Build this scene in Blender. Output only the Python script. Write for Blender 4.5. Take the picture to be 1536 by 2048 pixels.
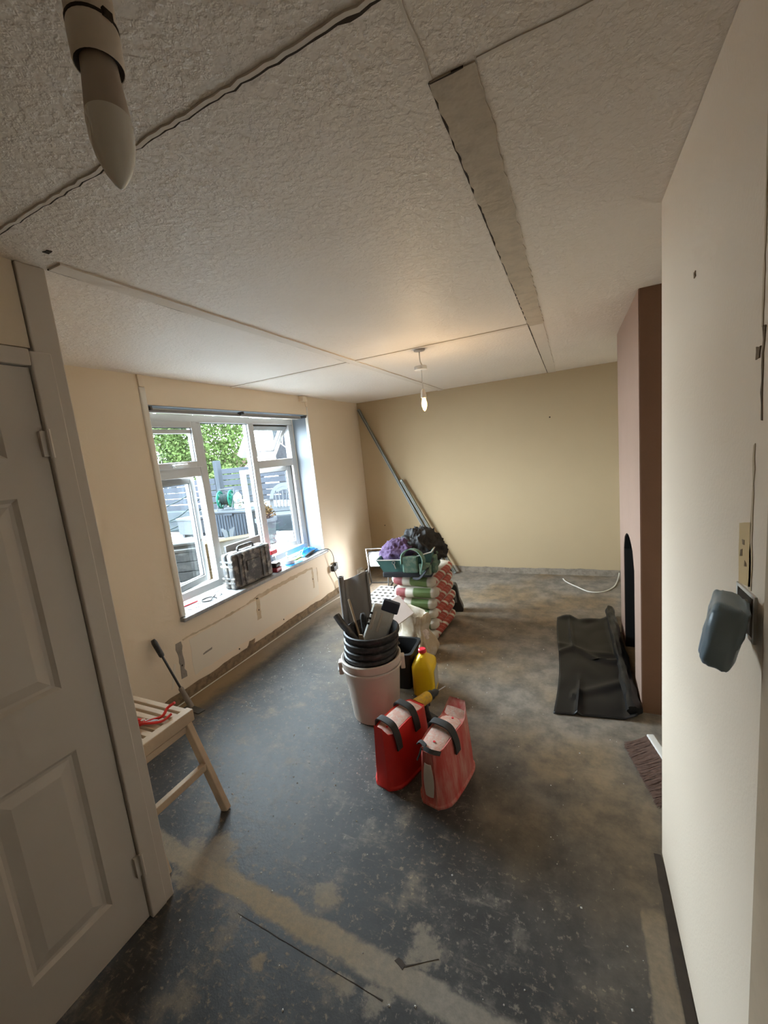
import bpy, bmesh, math, random
from mathutils import Vector, Matrix, noise as mnoise
R = math.radians
random.seed(7)
for o in list(bpy.data.objects):
    bpy.data.objects.remove(o)
S = bpy.context.scene
C = S.collection

# ------------------------------------------------------------------ camera, sky, exposure
cam = bpy.data.objects.new('camera', bpy.data.cameras.new('camera'))
C.objects.link(cam)
cam.matrix_world = Matrix(((0.90610704, 0.0294967, 0.42201892, 0.0),
                           (0.41094112, 0.17558063, -0.89459423, 0.0),
                           (-0.10048592, 0.98402306, 0.14697344, 1.6703882),
                           (0, 0, 0, 1)))
cam.data.sensor_fit = 'VERTICAL'
cam.data.sensor_height = 36.0
cam.data.lens = 36.0 * 816.63 / 2048
cam.data.clip_start = 0.02
S.camera = cam

w = bpy.data.worlds.new('overcast_sky')
S.world = w
w.use_nodes = True
bg = w.node_tree.nodes['Background']
bg.inputs[0].default_value = (0.83, 0.925, 1.0, 1)
bg.inputs[1].default_value = 37.0
portal = bpy.data.objects.new('window_portal', bpy.data.lights.new('window_portal', 'AREA'))
portal.data.shape = 'RECTANGLE'
portal.data.size = 1.96
portal.data.size_y = 1.56
portal.data.cycles.is_portal = True
portal.location = (-3.02, 2.94, 1.37)
portal.rotation_euler = (R(90), 0, R(-90))
C.objects.link(portal)
S.view_settings.view_transform = 'Standard'
S.view_settings.look = 'None'
S.view_settings.exposure = 0.70
S.view_settings.gamma = 1.0
S.view_settings.use_curve_mapping = False
S.cycles.max_bounces = 6
S.cycles.diffuse_bounces = 4
S.cycles.glossy_bounces = 2
S.cycles.transmission_bounces = 2
S.cycles.caustics_reflective = False
S.cycles.caustics_refractive = False
S.cycles.use_adaptive_sampling = True
S.cycles.adaptive_threshold = 0.1
S.cycles.adaptive_min_samples = 20
S.cycles.transparent_max_bounces = 6
S.cycles.sample_clamp_indirect = 8

# ------------------------------------------------------------------ room measures
XL, YB, H = -2.662, 5.117, 2.35
XR, YR = 0.273, 1.655
XD, YD = -1.507, 0.856
XB, Y1, Y2 = 0.327, 2.581, 3.661
XA = 0.95
G = 0.42            # level of the garden

# ------------------------------------------------------------------ materials
class N:
    """small node-graph helper"""
    def __init__(s, name):
        s.m = bpy.data.materials.new(name)
        s.m.use_nodes = True
        s.t = s.m.node_tree
        s.b = s.t.nodes['Principled BSDF']
        s.out = s.t.nodes['Material Output']
    def n(s, typ, **kw):
        x = s.t.nodes.new(typ)
        for k, v in kw.items():
            setattr(x, k, v)
        return x
    def put(s, sock, v):
        if hasattr(v, 'is_linked') or isinstance(v, bpy.types.NodeSocket):
            s.t.links.new(v, sock)
        else:
            sock.default_value = v
    def math(s, op, a, b=0.0, c=0.0):
        x = s.n('ShaderNodeMath', operation=op)
        s.put(x.inputs[0], a); s.put(x.inputs[1], b); s.put(x.inputs[2], c)
        return x.outputs[0]
    def coord(s):
        return s.n('ShaderNodeTexCoord').outputs['Object']
    def xyz(s, v):
        x = s.n('ShaderNodeSeparateXYZ'); s.put(x.inputs[0], v)
        return x.outputs
    def noise(s, scale, detail=4, vec=None, rough=0.6, dist=0.0):
        x = s.n('ShaderNodeTexNoise')
        s.put(x.inputs['Vector'], vec if vec is not None else s.coord())
        x.inputs['Scale'].default_value = scale
        x.inputs['Detail'].default_value = detail
        x.inputs['Roughness'].default_value = rough
        x.inputs['Distortion'].default_value = dist
        return x.outputs['Fac']
    def step(s, v, a, b):
        x = s.n('ShaderNodeMapRange', interpolation_type='SMOOTHSTEP')
        s.put(x.inputs[0], v)
        x.inputs[1].default_value = a; x.inputs[2].default_value = b
        return x.outputs[0]
    def mix(s, f, a, b):
        x = s.n('ShaderNodeMix', data_type='RGBA')
        s.put(x.inputs[0], f)
        for k, v in ((6, a), (7, b)):
            s.put(x.inputs[k], (v[0], v[1], v[2], 1) if isinstance(v, tuple) else v)
        return x.outputs[2]
    def bump(s, h, strength=0.3, dist=0.01):
        x = s.n('ShaderNodeBump')
        x.inputs['Strength'].default_value = strength
        x.inputs['Distance'].default_value = dist
        s.put(x.inputs['Height'], h)
        s.t.links.new(x.outputs[0], s.b.inputs['Normal'])
    def base(s, v):
        s.put(s.b.inputs['Base Color'], (v[0], v[1], v[2], 1) if isinstance(v, tuple) else v)
    def rough(s, v):
        s.put(s.b.inputs['Roughness'], v)

def mat(name, col, rough=0.6, var=0.12, scale=8.0, bump=0.0, bscale=60.0, metal=0.0, dirt=None, dirt_amt=0.5, spec=0.5):
    k = N(name)
    lo = tuple(c * (1 - var) for c in col); hi = tuple(min(1, c * (1 + var)) for c in col)
    c = k.mix(k.noise(scale, 3), lo, hi)
    if dirt:
        c = k.mix(k.math('MULTIPLY', k.step(k.noise(scale * 1.7, 4), 0.42, 0.68), dirt_amt), c, dirt)
    k.base(c); k.rough(rough)
    k.b.inputs['Metallic'].default_value = metal
    k.b.inputs['Specular IOR Level'].default_value = spec
    if bump:
        k.bump(k.noise(bscale, 2), bump, 0.004)
    return k.m

def emit(name, col, strength):
    k = N(name)
    k.base(col)
    k.b.inputs['Emission Color'].default_value = (*col, 1)
    k.b.inputs['Emission Strength'].default_value = strength
    return k.m

def glass(name, tint=(0.93, 0.97, 0.98), gloss=0.06):
    k = N(name)
    tr = k.n('ShaderNodeBsdfTransparent'); tr.inputs[0].default_value = (*tint, 1)
    gl = k.n('ShaderNodeBsdfGlossy'); gl.inputs['Roughness'].default_value = 0.02
    mx = k.n('ShaderNodeMixShader'); mx.inputs[0].default_value = gloss
    k.t.links.new(tr.outputs[0], mx.inputs[1]); k.t.links.new(gl.outputs[0], mx.inputs[2])
    k.t.links.new(mx.outputs[0], k.out.inputs[0])
    return k.m

MT = {}
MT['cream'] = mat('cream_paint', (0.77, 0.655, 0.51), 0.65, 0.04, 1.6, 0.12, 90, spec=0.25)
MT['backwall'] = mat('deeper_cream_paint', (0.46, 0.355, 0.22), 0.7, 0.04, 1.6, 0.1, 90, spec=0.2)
MT['rwall'] = mat('window_lit_cream', (0.83, 0.705, 0.57), 0.6, 0.04, 1.4, 0.15, 120, spec=0.3)  # the same cream made paler to carry the window light
MT['ghost'] = mat('paler_old_paint', (0.74, 0.67, 0.56), 0.7, 0.05, 3, 0.1, 60, spec=0.2)
MT['plaster'] = mat('bare_brown_plaster', (0.56, 0.45, 0.31), 0.9, 0.25, 14, 0.4, 60)
MT['greyplaster'] = mat('bare_grey_plaster', (0.27, 0.235, 0.20), 0.9, 0.3, 20, 0.5, 60)
MT['skirt'] = mat('bare_skirting_strip', (0.24, 0.17, 0.10), 0.9, 0.35, 12, 0.6, 40, dirt=(0.10, 0.07, 0.045), dirt_amt=0.7)
MT['skirtback'] = mat('bare_masonry_strip', (0.27, 0.225, 0.175), 0.9, 0.3, 14, 0.6, 40, dirt=(0.15, 0.12, 0.09), dirt_amt=0.6)
MT['pink'] = mat('pink_plaster', (0.30, 0.20, 0.155), 0.8, 0.08, 3, 0.2, 50)
MT['brown'] = mat('brown_plaster', (0.19, 0.10, 0.06), 0.85, 0.12, 5, 0.2, 60)
MT['soot'] = mat('soot_black', (0.012, 0.011, 0.010), 0.95, 0.3, 8)
MT['gloss'] = mat('white_gloss_paint', (0.62, 0.56, 0.50), 0.42, 0.04, 3, 0.05, 40, spec=0.4)
MT['trimw'] = mat('cream_white_gloss', (0.74, 0.70, 0.62), 0.35, 0.04, 4)
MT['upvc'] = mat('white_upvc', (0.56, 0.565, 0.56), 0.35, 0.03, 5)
MT['reveal'] = mat('sky_tinted_white_reveal', (0.20, 0.225, 0.25), 0.6, 0.05, 6)  # white paint, with the blue sky light put into its colour
MT['upvcout'] = mat('darkened_white_upvc', (0.24, 0.245, 0.245), 0.4, 0.04, 5, spec=0.3)  # darker copy of the white upvc, holds down sky glare on open sashes
MT['sill'] = mat('white_sill_paint', (0.24, 0.255, 0.265), 0.45, 0.05, 10, dirt=(0.5, 0.48, 0.45), dirt_amt=0.4)  # white board pulled down in colour against the direct daylight
MT['gasket'] = mat('black_gasket', (0.015, 0.016, 0.02), 0.5, 0.1)
MT['glass'] = glass('window_glass')
MT['black'] = mat('black_plastic', (0.018, 0.018, 0.019), 0.42, 0.2, 20)
MT['blackrub'] = mat('black_rubber', (0.02, 0.02, 0.022), 0.5, 0.2, 18, dirt=(0.10, 0.095, 0.09), dirt_amt=0.5)
MT['webbing'] = mat('black_webbing', (0.03, 0.029, 0.028), 0.8, 0.2, 40, 0.3, 200)
MT['steel'] = mat('brushed_steel', (0.55, 0.55, 0.56), 0.35, 0.1, 30, metal=0.9)
MT['darksteel'] = mat('dark_steel', (0.09, 0.085, 0.08), 0.5, 0.2, 30, metal=0.5)
MT['chrome'] = mat('chrome', (0.75, 0.75, 0.76), 0.2, 0.05, metal=1.0)
MT['alu'] = mat('dull_aluminium', (0.30, 0.33, 0.32), 0.45, 0.15, 6, metal=0.6)
MT['red'] = mat('red_plastic', (0.62, 0.025, 0.018), 0.38, 0.15, 10)
MT['pad'] = mat('plaster_dusted_pink_pad', (0.62, 0.36, 0.29), 0.85, 0.2, 30, 0.5, 90, dirt=(0.62, 0.55, 0.48), dirt_amt=0.7)
MT['bucket'] = mat('greige_plastic', (0.60, 0.52, 0.46), 0.5, 0.06, 4, dirt=(0.55, 0.50, 0.45), dirt_amt=0.5)
MT['yellow'] = mat('yellow_plastic', (0.83, 0.55, 0.012), 0.35, 0.05, 6)
MT['dyellow'] = mat('tool_yellow', (0.70, 0.44, 0.03), 0.45, 0.15, 20, dirt=(0.3, 0.22, 0.12), dirt_amt=0.5)
MT['redcap'] = mat('red_cap', (0.70, 0.03, 0.05), 0.4, 0.1)
MT['teal'] = mat('teal_canvas', (0.075, 0.185, 0.175), 0.8, 0.15, 12, 0.4, 150)
MT['green'] = mat('green_canvas', (0.10, 0.19, 0.145), 0.85, 0.25, 14, 0.5, 120, dirt=(0.32, 0.34, 0.26), dirt_amt=0.5)
MT['canvasdark'] = mat('dark_canvas_base', (0.03, 0.032, 0.04), 0.8, 0.2, 16)
MT['purple'] = mat('purple_fleece', (0.085, 0.047, 0.11), 0.95, 0.35, 14, 0.6, 80)
MT['blackcloth'] = mat('black_cloth', (0.022, 0.021, 0.022), 0.85, 0.4, 16, 0.5, 90)
MT['wood'] = mat('dusty_pine', (0.50, 0.385, 0.27), 0.7, 0.2, 10, 0.2, 50)
MT['ply'] = mat('yellow_wood', (0.62, 0.45, 0.23), 0.65, 0.1, 8)
MT['white'] = mat('white_plastic', (0.78, 0.77, 0.74), 0.4, 0.04)
MT['platform'] = mat('grey_white_board', (0.42, 0.41, 0.385), 0.6, 0.05)
MT['offwhite'] = mat('offwhite_cable', (0.70, 0.67, 0.60), 0.5, 0.04)
MT['greyplast'] = mat('grey_plastic', (0.27, 0.26, 0.26), 0.5, 0.08, 6)
MT['lightgrey'] = mat('pale_grey_plastic', (0.50, 0.49, 0.46), 0.5, 0.1, 8, dirt=(0.36, 0.31, 0.26), dirt_amt=0.4)
MT['navy'] = mat('navy_plastic', (0.02, 0.026, 0.05), 0.45, 0.2)
MT['hawk'] = mat('plaster_coated_pink_board', (0.70, 0.60, 0.56), 0.8, 0.08, 10, 0.3, 60)
MT['kraft'] = mat('kraft_paper', (0.50, 0.40, 0.28), 0.85, 0.2, 6, 0.3, 30, dirt=(0.66, 0.60, 0.52), dirt_amt=0.7)
MT['sheet'] = mat('black_polythene', (0.009, 0.0092, 0.010), 0.40, 0.2, 5, spec=0.3)
MT['bristle'] = mat('brown_bristle', (0.13, 0.075, 0.055), 0.9, 0.5, 60)
MT['bluewrap'] = mat('blue_polythene', (0.27, 0.37, 0.46), 0.32, 0.2, 14)
MT['bluebag'] = mat('bright_blue_plastic', (0.02, 0.25, 0.62), 0.4, 0.2, 14)
MT['case'] = mat('dusty_black_case', (0.045, 0.044, 0.045), 0.6, 0.4, 10, 0.2, 50, dirt=(0.30, 0.27, 0.235), dirt_amt=0.85)
MT['maroon'] = mat('maroon_plastic', (0.30, 0.03, 0.045), 0.4, 0.15)
MT['bulboff'] = mat('frosted_bulb', (0.88, 0.87, 0.83), 0.25, 0.05)
MT['bulbneck'] = mat('brown_grey_cap', (0.52, 0.45, 0.39), 0.5, 0.08, 20)
MT['holder'] = mat('cream_bakelite', (0.82, 0.74, 0.64), 0.4, 0.06)
MT['debris'] = mat('plaster_chips', (0.75, 0.74, 0.72), 0.8, 0.2)
MT['screed'] = mat('beige_screed', (0.19, 0.16, 0.128), 0.9, 0.3, 16, 0.7, 40, dirt=(0.075, 0.068, 0.06), dirt_amt=0.7)
MT['lathe'] = mat('beige_filler_strip', (0.57, 0.485, 0.375), 0.85, 0.14, 9, 0.5, 40, dirt=(0.34, 0.29, 0.22), dirt_amt=0.35)
MT['strip'] = mat('painted_cover_strip', (0.72, 0.65, 0.565), 0.7, 0.06, 8, 0.2, 40)
MT['gap'] = mat('dark_gap', (0.045, 0.033, 0.024), 0.95, 0.4, 20)
MT['tape'] = mat('white_masking_tape', (0.78, 0.77, 0.74), 0.6, 0.05)
MT['penc_y'] = mat('yellow_green_plastic', (0.45, 0.55, 0.12), 0.4, 0.1)
MT['clear'] = glass('clear_plastic', (0.86, 0.90, 0.92), 0.12)

# exterior (base colours darkened and tinted blue to offset the very bright sky)
MT['fence'] = mat('weathered_grey_fence', (0.0172, 0.0196, 0.0245), 0.85, 0.3, 6, 0.3, 30, spec=0.04)
MT['fencepost'] = mat('concrete_post', (0.0172, 0.0200, 0.0241), 0.9, 0.15, 8, spec=0.04)
MT['gravel'] = None
MT['render'] = mat('pebbledash', (0.0158, 0.0170, 0.0189), 0.9, 0.6, 9, 0.5, 60, spec=0.04)
MT['lowwall'] = mat('pale_rendered_wall', (0.0224, 0.0266, 0.0301), 0.9, 0.15, 5, spec=0.04)
MT['deckbox'] = mat('slate_grey_resin', (0.0102, 0.0130, 0.0176), 0.5, 0.08, 6, spec=0.04)
MT['decklid'] = mat('pale_resin_lid', (0.0198, 0.0229, 0.0267), 0.5, 0.08, 6, spec=0.04)
MT['hosegreen'] = mat('green_reel_plastic', (0.0020, 0.0385, 0.0258), 0.4, 0.15, spec=0.04)
MT['hose'] = mat('dark_green_hose', (0.0053, 0.0096, 0.0103), 0.6, 0.15, spec=0.04)
MT['gardenwhite'] = mat('darkened_white_resin', (0.0297, 0.0326, 0.0361), 0.5, 0.06, spec=0.04)  # white resin, colour darkened against the sky glare
MT['drystem'] = mat('dry_brown_leaves', (0.0297, 0.0178, 0.0069), 0.9, 0.4, 20, spec=0.04)
MT['timber'] = mat('weathered_timber', (0.0106, 0.0104, 0.0099), 0.85, 0.35, 8, 0.3, 40, spec=0.04)
MT['oaktimber'] = mat('yellow_timber', (0.0224, 0.0163, 0.0086), 0.8, 0.25, 8, 0.3, 40, spec=0.04)
MT['leaf'] = mat('green_leaves', (0.0252, 0.0384, 0.0104), 0.7, 0.7, 1.3, spec=0.04)
MT['leaf2'] = mat('bluish_green_leaves', (0.0163, 0.0264, 0.0144), 0.7, 0.6, 1.5, dirt=(0.042, 0.036, 0.010), dirt_amt=0.7, spec=0.04)
MT['bark'] = mat('brown_bark', (0.0396, 0.0311, 0.0241), 0.9, 0.3, 12, 0.5, 40, spec=0.04)
MT['rooftile'] = mat('brown_roof_tiles', (0.0224, 0.0126, 0.0077), 0.85, 0.3, 10, spec=0.04)
MT['exbrick'] = mat('outside_render', (0.0660, 0.0718, 0.0774), 0.9, 0.15, 6, spec=0.04)

k = N('gravel'); v = k.n('ShaderNodeTexVoronoi'); v.inputs['Scale'].default_value = 22
k.put(v.inputs['Vector'], k.coord())
k.base(k.mix(k.step(v.outputs['Color'], 0.15, 0.9), (0.012, 0.013, 0.014), (0.33, 0.34, 0.35))); k.rough(0.9)
k.bump(v.outputs['Distance'], 0.8, 0.03); MT['gravel'] = k.m

# bitumen floor with dried dust
k = N('dusty_bitumen_floor'); co = k.coord(); X_, Y_, Z_ = k.xyz(co)
n1 = k.noise(1.25, 4, co, 0.62, 0.4); n2 = k.noise(7, 5, co, 0.7); n3 = k.noise(42, 3, co, 0.7)
fld = k.math('ADD', k.math('ADD', Y_, k.math('MULTIPLY', X_, 0.62)), k.math('MULTIPLY', k.math('SUBTRACT', n1, 0.5), 2.4))
d1 = k.step(fld, 0.95, 2.25)
d2 = k.step(k.math('ADD', X_, k.math('MULTIPLY', k.math('SUBTRACT', n2, 0.5), 0.22)), -2.36, -2.56)
st = k.n('ShaderNodeMapping'); st.inputs['Rotation'].default_value = (0, 0, 0.5); st.inputs['Scale'].default_value = (1.0, 5.0, 1.0); k.put(st.inputs[0], co)
n4 = k.noise(6, 6, st.outputs[0], 0.72)
d3 = k.math('ADD', k.math('MULTIPLY', k.step(n2, 0.50, 0.70), 0.36), k.math('MULTIPLY', k.step(n4, 0.56, 0.72), 0.40))
d4 = k.math('MULTIPLY', k.step(n3, 0.55, 0.70), 0.55)
dust = k.math('MAXIMUM', k.math('MAXIMUM', k.math('MULTIPLY', d1, k.math('ADD', 0.25, k.math('ADD', k.math('MULTIPLY', k.step(n2, 0.3, 0.7), 0.55), k.math('MULTIPLY', n3, 0.3)))), d2), k.math('ADD', d3, d4))
warm = k.step(k.noise(0.9, 3, co, 0.5), 0.40, 0.62)
wob = k.math('MULTIPLY', k.math('SUBTRACT', n2, 0.5), 0.075)
yc = k.math('ABSOLUTE', k.math('ADD', k.math('SUBTRACT', Y_, 0.9025), k.math('MULTIPLY', X_, 0.0497)))
bandm = k.math('SUBTRACT', 1.0, k.step(k.math('ADD', yc, wob), 0.032, 0.052))
bandm = k.math('MULTIPLY', bandm, k.math('SUBTRACT', 1.0, k.step(X_, 0.13, 0.16)))
xr = k.math('ABSOLUTE', k.math('SUBTRACT', X_, 0.203))
strp = k.math('MULTIPLY', k.math('SUBTRACT', 1.0, k.step(k.math('ADD', xr, k.math('MULTIPLY', wob, 0.6)), 0.030, 0.046)), k.math('SUBTRACT', 1.0, k.step(k.math('ADD', Y_, wob), 1.38, 1.46)))
bn = k.math('SUBTRACT', k.noise(17, 4, co, 0.7), 0.5)
def blob(x, y, r, sx=1.0):
    dx = k.math('MULTIPLY', k.math('SUBTRACT', X_, x), sx); dy = k.math('SUBTRACT', Y_, y)
    q = k.math('SQRT', k.math('ADD', k.math('MULTIPLY', dx, dx), k.math('MULTIPLY', dy, dy)))
    return k.math('MULTIPLY', 0.8, k.math('SUBTRACT', 1.0, k.step(k.math('ADD', q, k.math('MULTIPLY', bn, r * 2.6)), r * 0.55, r * 1.1)))
scr = k.math('MAXIMUM', bandm, strp)
for bx_ in ((-0.505, 1.03, 0.085, 1.5), (-1.50, 1.0, 0.15), (-0.60, 0.86, 0.05), (-0.92, 1.06, 0.05, 0.6), (-1.02, 0.80, 0.03), (-0.72, 0.85, 0.03, 0.6)):
    scr = k.math('MAXIMUM', scr, blob(*bx_))
scr = k.math('MULTIPLY', scr, k.math('ADD', 0.35, k.math('MULTIPLY', n3, 0.75)))
dust = k.math('MAXIMUM', dust, scr)
dcol = k.mix(warm, (0.30, 0.262, 0.215), (0.30, 0.215, 0.125))
base = k.mix(n2, (0.030, 0.029, 0.029), (0.085, 0.083, 0.081))
k.base(k.mix(k.math('MINIMUM', dust, 0.95), base, dcol))
k.rough(k.math('ADD', 0.50, k.math('MULTIPLY', dust, 0.40)))
k.b.inputs['Specular IOR Level'].default_value = 0.17
k.bump(k.math('ADD', k.math('MULTIPLY', n3, 0.5), n2), 0.35, 0.006)
MT['floor'] = k.m

# stippled ceiling coating
k = N('stippled_ceiling'); co = k.coord()
a = k.noise(46, 3, co, 0.6); b = k.noise(120, 1, co, 0.5)
k.base(k.mix(k.noise(2.2, 4, co), (0.76, 0.685, 0.60), (0.83, 0.755, 0.67))); k.rough(0.55)
k.bump(k.math('ADD', k.step(a, 0.42, 0.64), k.math('MULTIPLY', b, 0.5)), 0.34, 0.0030)
MT['ceiling'] = k.m

# printed plaster sack: red slanted bands on the long sides, green panel on the ends
k = N('printed_plaster_sack'); co = k.coord(); X_, Y_, Z_ = k.xyz(co)
ax = k.math('ABSOLUTE', X_); ay = k.math('ABSOLUTE', Y_)
side = k.step(ax, 0.168, 0.178)
sl = k.math('FRACT', k.math('MULTIPLY', k.math('ADD', Y_, k.math('MULTIPLY', Z_, 1.3)), 5.2))
band = k.math('MULTIPLY', k.step(sl, 0.08, 0.11), k.math('SUBTRACT', 1.0, k.step(sl, 0.89, 0.92)))
sl2 = k.step(k.math('FRACT', k.math('MULTIPLY', sl, 3.0)), 0.0, 0.12)
band = k.math('MULTIPLY', band, k.math('ADD', 0.35, k.math('MULTIPLY', sl2, 0.65)))
band = k.math('MULTIPLY', band, k.math('SUBTRACT', 1.0, k.step(k.math('ABSOLUTE', Z_), 0.042, 0.048)))
band = k.math('MULTIPLY', band, k.math('SUBTRACT', 1.0, k.step(ay, 0.22, 0.235)))
endf = k.math('MULTIPLY', k.step(ay, 0.262, 0.272), k.math('SUBTRACT', 1.0, side))
gr = k.math('MULTIPLY', k.step(X_, -0.02, -0.005), k.math('SUBTRACT', 1.0, k.step(X_, 0.135, 0.15)))
mr = k.math('MULTIPLY', k.step(X_, -0.19, -0.175), k.math('SUBTRACT', 1.0, k.step(X_, -0.09, -0.075)))
c = k.mix(k.noise(9, 5, co), (0.62, 0.555, 0.46), (0.72, 0.66, 0.57))
c = k.mix(k.math('MULTIPLY', side, band), c, (0.42, 0.055, 0.035))
c = k.mix(k.math('MULTIPLY', endf, gr), c, (0.14, 0.20, 0.065))
c = k.mix(k.math('MULTIPLY', endf, mr), c, (0.25, 0.05, 0.05))
k.base(c); k.rough(0.6); k.bump(k.noise(22, 5, co), 0.4, 0.01)
MT['sack'] = k.m

# plaster dust over red plastic (the worn one of the pair)
k = N('dusty_red_plastic'); co = k.coord(); X_, Y_, Z_ = k.xyz(co)
st = k.n('ShaderNodeMapping'); st.inputs['Scale'].default_value = (26, 26, 4); k.put(st.inputs[0], co)
a = k.noise(1.0, 5, st.outputs[0], 0.65)
k.base(k.mix(k.step(a, 0.30, 0.80), (0.42, 0.04, 0.03), (0.50, 0.25, 0.20))); k.rough(0.7)
MT['reddusty'] = k.m

# ------------------------------------------------------------------ mesh helpers
class MB:
    def __init__(s):
        s.v = []; s.f = []
    def add(s, v, f, M=None):
        o = len(s.v)
        s.v += [tuple(M @ Vector(p)) if M else tuple(p) for p in v]
        s.f += [tuple(i + o for i in q) for q in f]
        return s
    def box(s, x0, x1, y0, y1, z0, z1, M=None):
        return s.add([(x0, y0, z0), (x1, y0, z0), (x1, y1, z0), (x0, y1, z0), (x0, y0, z1), (x1, y0, z1), (x1, y1, z1), (x0, y1, z1)],
                     [(0, 3, 2, 1), (4, 5, 6, 7), (0, 1, 5, 4), (1, 2, 6, 5), (2, 3, 7, 6), (3, 0, 4, 7)], M)
    def bar(s, p, q, wx, wy, up=(0, 0, 1)):
        p, q = Vector(p), Vector(q); z = (q - p); L = z.length; z.normalize()
        x = Vector(up).cross(z)
        if x.length < 1e-4: x = Vector((1, 0, 0)).cross(z)
        x.normalize(); y = z.cross(x)
        M = Matrix((x, y, z)).transposed().to_4x4(); M.translation = p
        return s.box(-wx / 2, wx / 2, -wy / 2, wy / 2, 0, L, M)
    def tube(s, pts, r, n=8, caps=True):
        pts = [Vector(p) for p in pts]; rs = r if isinstance(r, (list, tuple)) else [r] * len(pts)
        t = (pts[1] - pts[0]).normalized()
        x = t.orthogonal().normalized(); V = []; F = []
        for i, p in enumerate(pts):
            t2 = (pts[min(i + 1, len(pts) - 1)] - pts[max(i - 1, 0)]).normalized()
            x = (x - t2 * x.dot(t2)).normalized(); y = t2.cross(x)
            for j in range(n):
                a = 2 * math.pi * j / n
                V.append(p + (x * math.cos(a) + y * math.sin(a)) * rs[i])
        for i in range(len(pts) - 1):
            for j in range(n):
                a, b = i * n + j, i * n + (j + 1) % n
                F.append((a, b, b + n, a + n))
        if caps:
            F.append(tuple(range(n - 1, -1, -1))); F.append(tuple(range((len(pts) - 1) * n, len(pts) * n)))
        return s.add(V, F)
    def lathe(s, prof, n=24, M=None):
        V = []; F = []
        for r, z in prof:
            for j in range(n):
                a = 2 * math.pi * j / n
                V.append((r * math.cos(a), r * math.sin(a), z))
        for i in range(len(prof) - 1):
            for j in range(n):
                a, b = i * n + j, i * n + (j + 1) % n
                F.append((a, b, b + n, a + n))
        if prof[0][0] > 1e-5: F.append(tuple(range(n - 1, -1, -1)))
        if prof[-1][0] > 1e-5: F.append(tuple(range((len(prof) - 1) * n, len(prof) * n)))
        return s.add(V, F, M)
    def ring(s, prof, n=24, M=None):
        """closed lathe profile (loop), no caps"""
        V = []; F = []; m = len(prof)
        for r, z in prof:
            for j in range(n):
                a = 2 * math.pi * j / n
                V.append((r * math.cos(a), r * math.sin(a), z))
        for i in range(m):
            for j in range(n):
                a, b = i * n + j, i * n + (j + 1) % n; i2 = (i + 1) % m
                F.append((a, b, i2 * n + (j + 1) % n, i2 * n + j))
        return s.add(V, F, M)
    def prism(s, poly, h0, h1, axis='z', M=None):
        n = len(poly)
        def P(a, b, h):
            return (a, b, h) if axis == 'z' else ((h, a, b) if axis == 'x' else (a, h, b))
        V = [P(a, b, h0) for a, b in poly] + [P(a, b, h1) for a, b in poly]
        F = [tuple(range(n - 1, -1, -1)), tuple(range(n, 2 * n))] + [(i, (i + 1) % n, n + (i + 1) % n, n + i) for i in range(n)]
        return s.add(V, F, M)
    def ribbon(s, pts, width, wdir, thick):
        pts = [Vector(p) for p in pts]; wd = Vector(wdir).normalized(); V = []; F = []
        for i, p in enumerate(pts):
            t = (pts[min(i + 1, len(pts) - 1)] - pts[max(i - 1, 0)]).normalized()
            nn = t.cross(wd).normalized() * thick / 2
            for a, b in ((-1, -1), (1, -1), (1, 1), (-1, 1)):
                V.append(p + wd * width / 2 * a + nn * b)
        for i in range(len(pts) - 1):
            for j in range(4):
                a, b = i * 4 + j, i * 4 + (j + 1) % 4
                F.append((a, b, b + 4, a + 4))
        F.append((3, 2, 1, 0)); m = (len(pts) - 1) * 4; F.append((m, m + 1, m + 2, m + 3))
        return s.add(V, F)
    def grid(s, fn, nu, nv, M=None):
        V = [fn(i / nu, j / nv) for j in range(nv + 1) for i in range(nu + 1)]
        F = [(j * (nu + 1) + i, j * (nu + 1) + i + 1, (j + 1) * (nu + 1) + i + 1, (j + 1) * (nu + 1) + i) for j in range(nv) for i in range(nu)]
        return s.add(V, F, M)
    def mesh(s, name, material, smooth=False, bevel=0, seg=2, merge=False):
        me = bpy.data.meshes.new(name)
        me.from_pydata(s.v, [], s.f)
        bm = bmesh.new(); bm.from_mesh(me)
        if merge: bmesh.ops.remove_doubles(bm, verts=bm.verts, dist=1e-5)
        bmesh.ops.recalc_face_normals(bm, faces=bm.faces)
        if bevel:
            ed = [e for e in bm.edges if len(e.link_faces) == 2 and e.calc_face_angle(0) > 0.6]
            bmesh.ops.bevel(bm, geom=ed, offset=bevel, segments=seg, affect='EDGES', profile=0.5)
        bm.to_mesh(me); bm.free()
        me.materials.append(MT[material])
        if smooth:
            me.shade_smooth()
            try: me.set_sharp_from_angle(angle=R(38))
            except Exception: pass
        return me
    def build(s, name, material, parent=None, loc=None, smooth=False, bevel=0, seg=2, mods=(), merge=False):
        o = bpy.data.objects.new(name, s.mesh(name, material, smooth, bevel, seg, merge))
        C.objects.link(o)
        if parent: o.parent = parent
        if loc: o.location = loc
        for typ, kw in mods:
            md = o.modifiers.new(typ.lower(), typ)
            for a, b in kw.items(): setattr(md, a, b)
        return o

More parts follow.
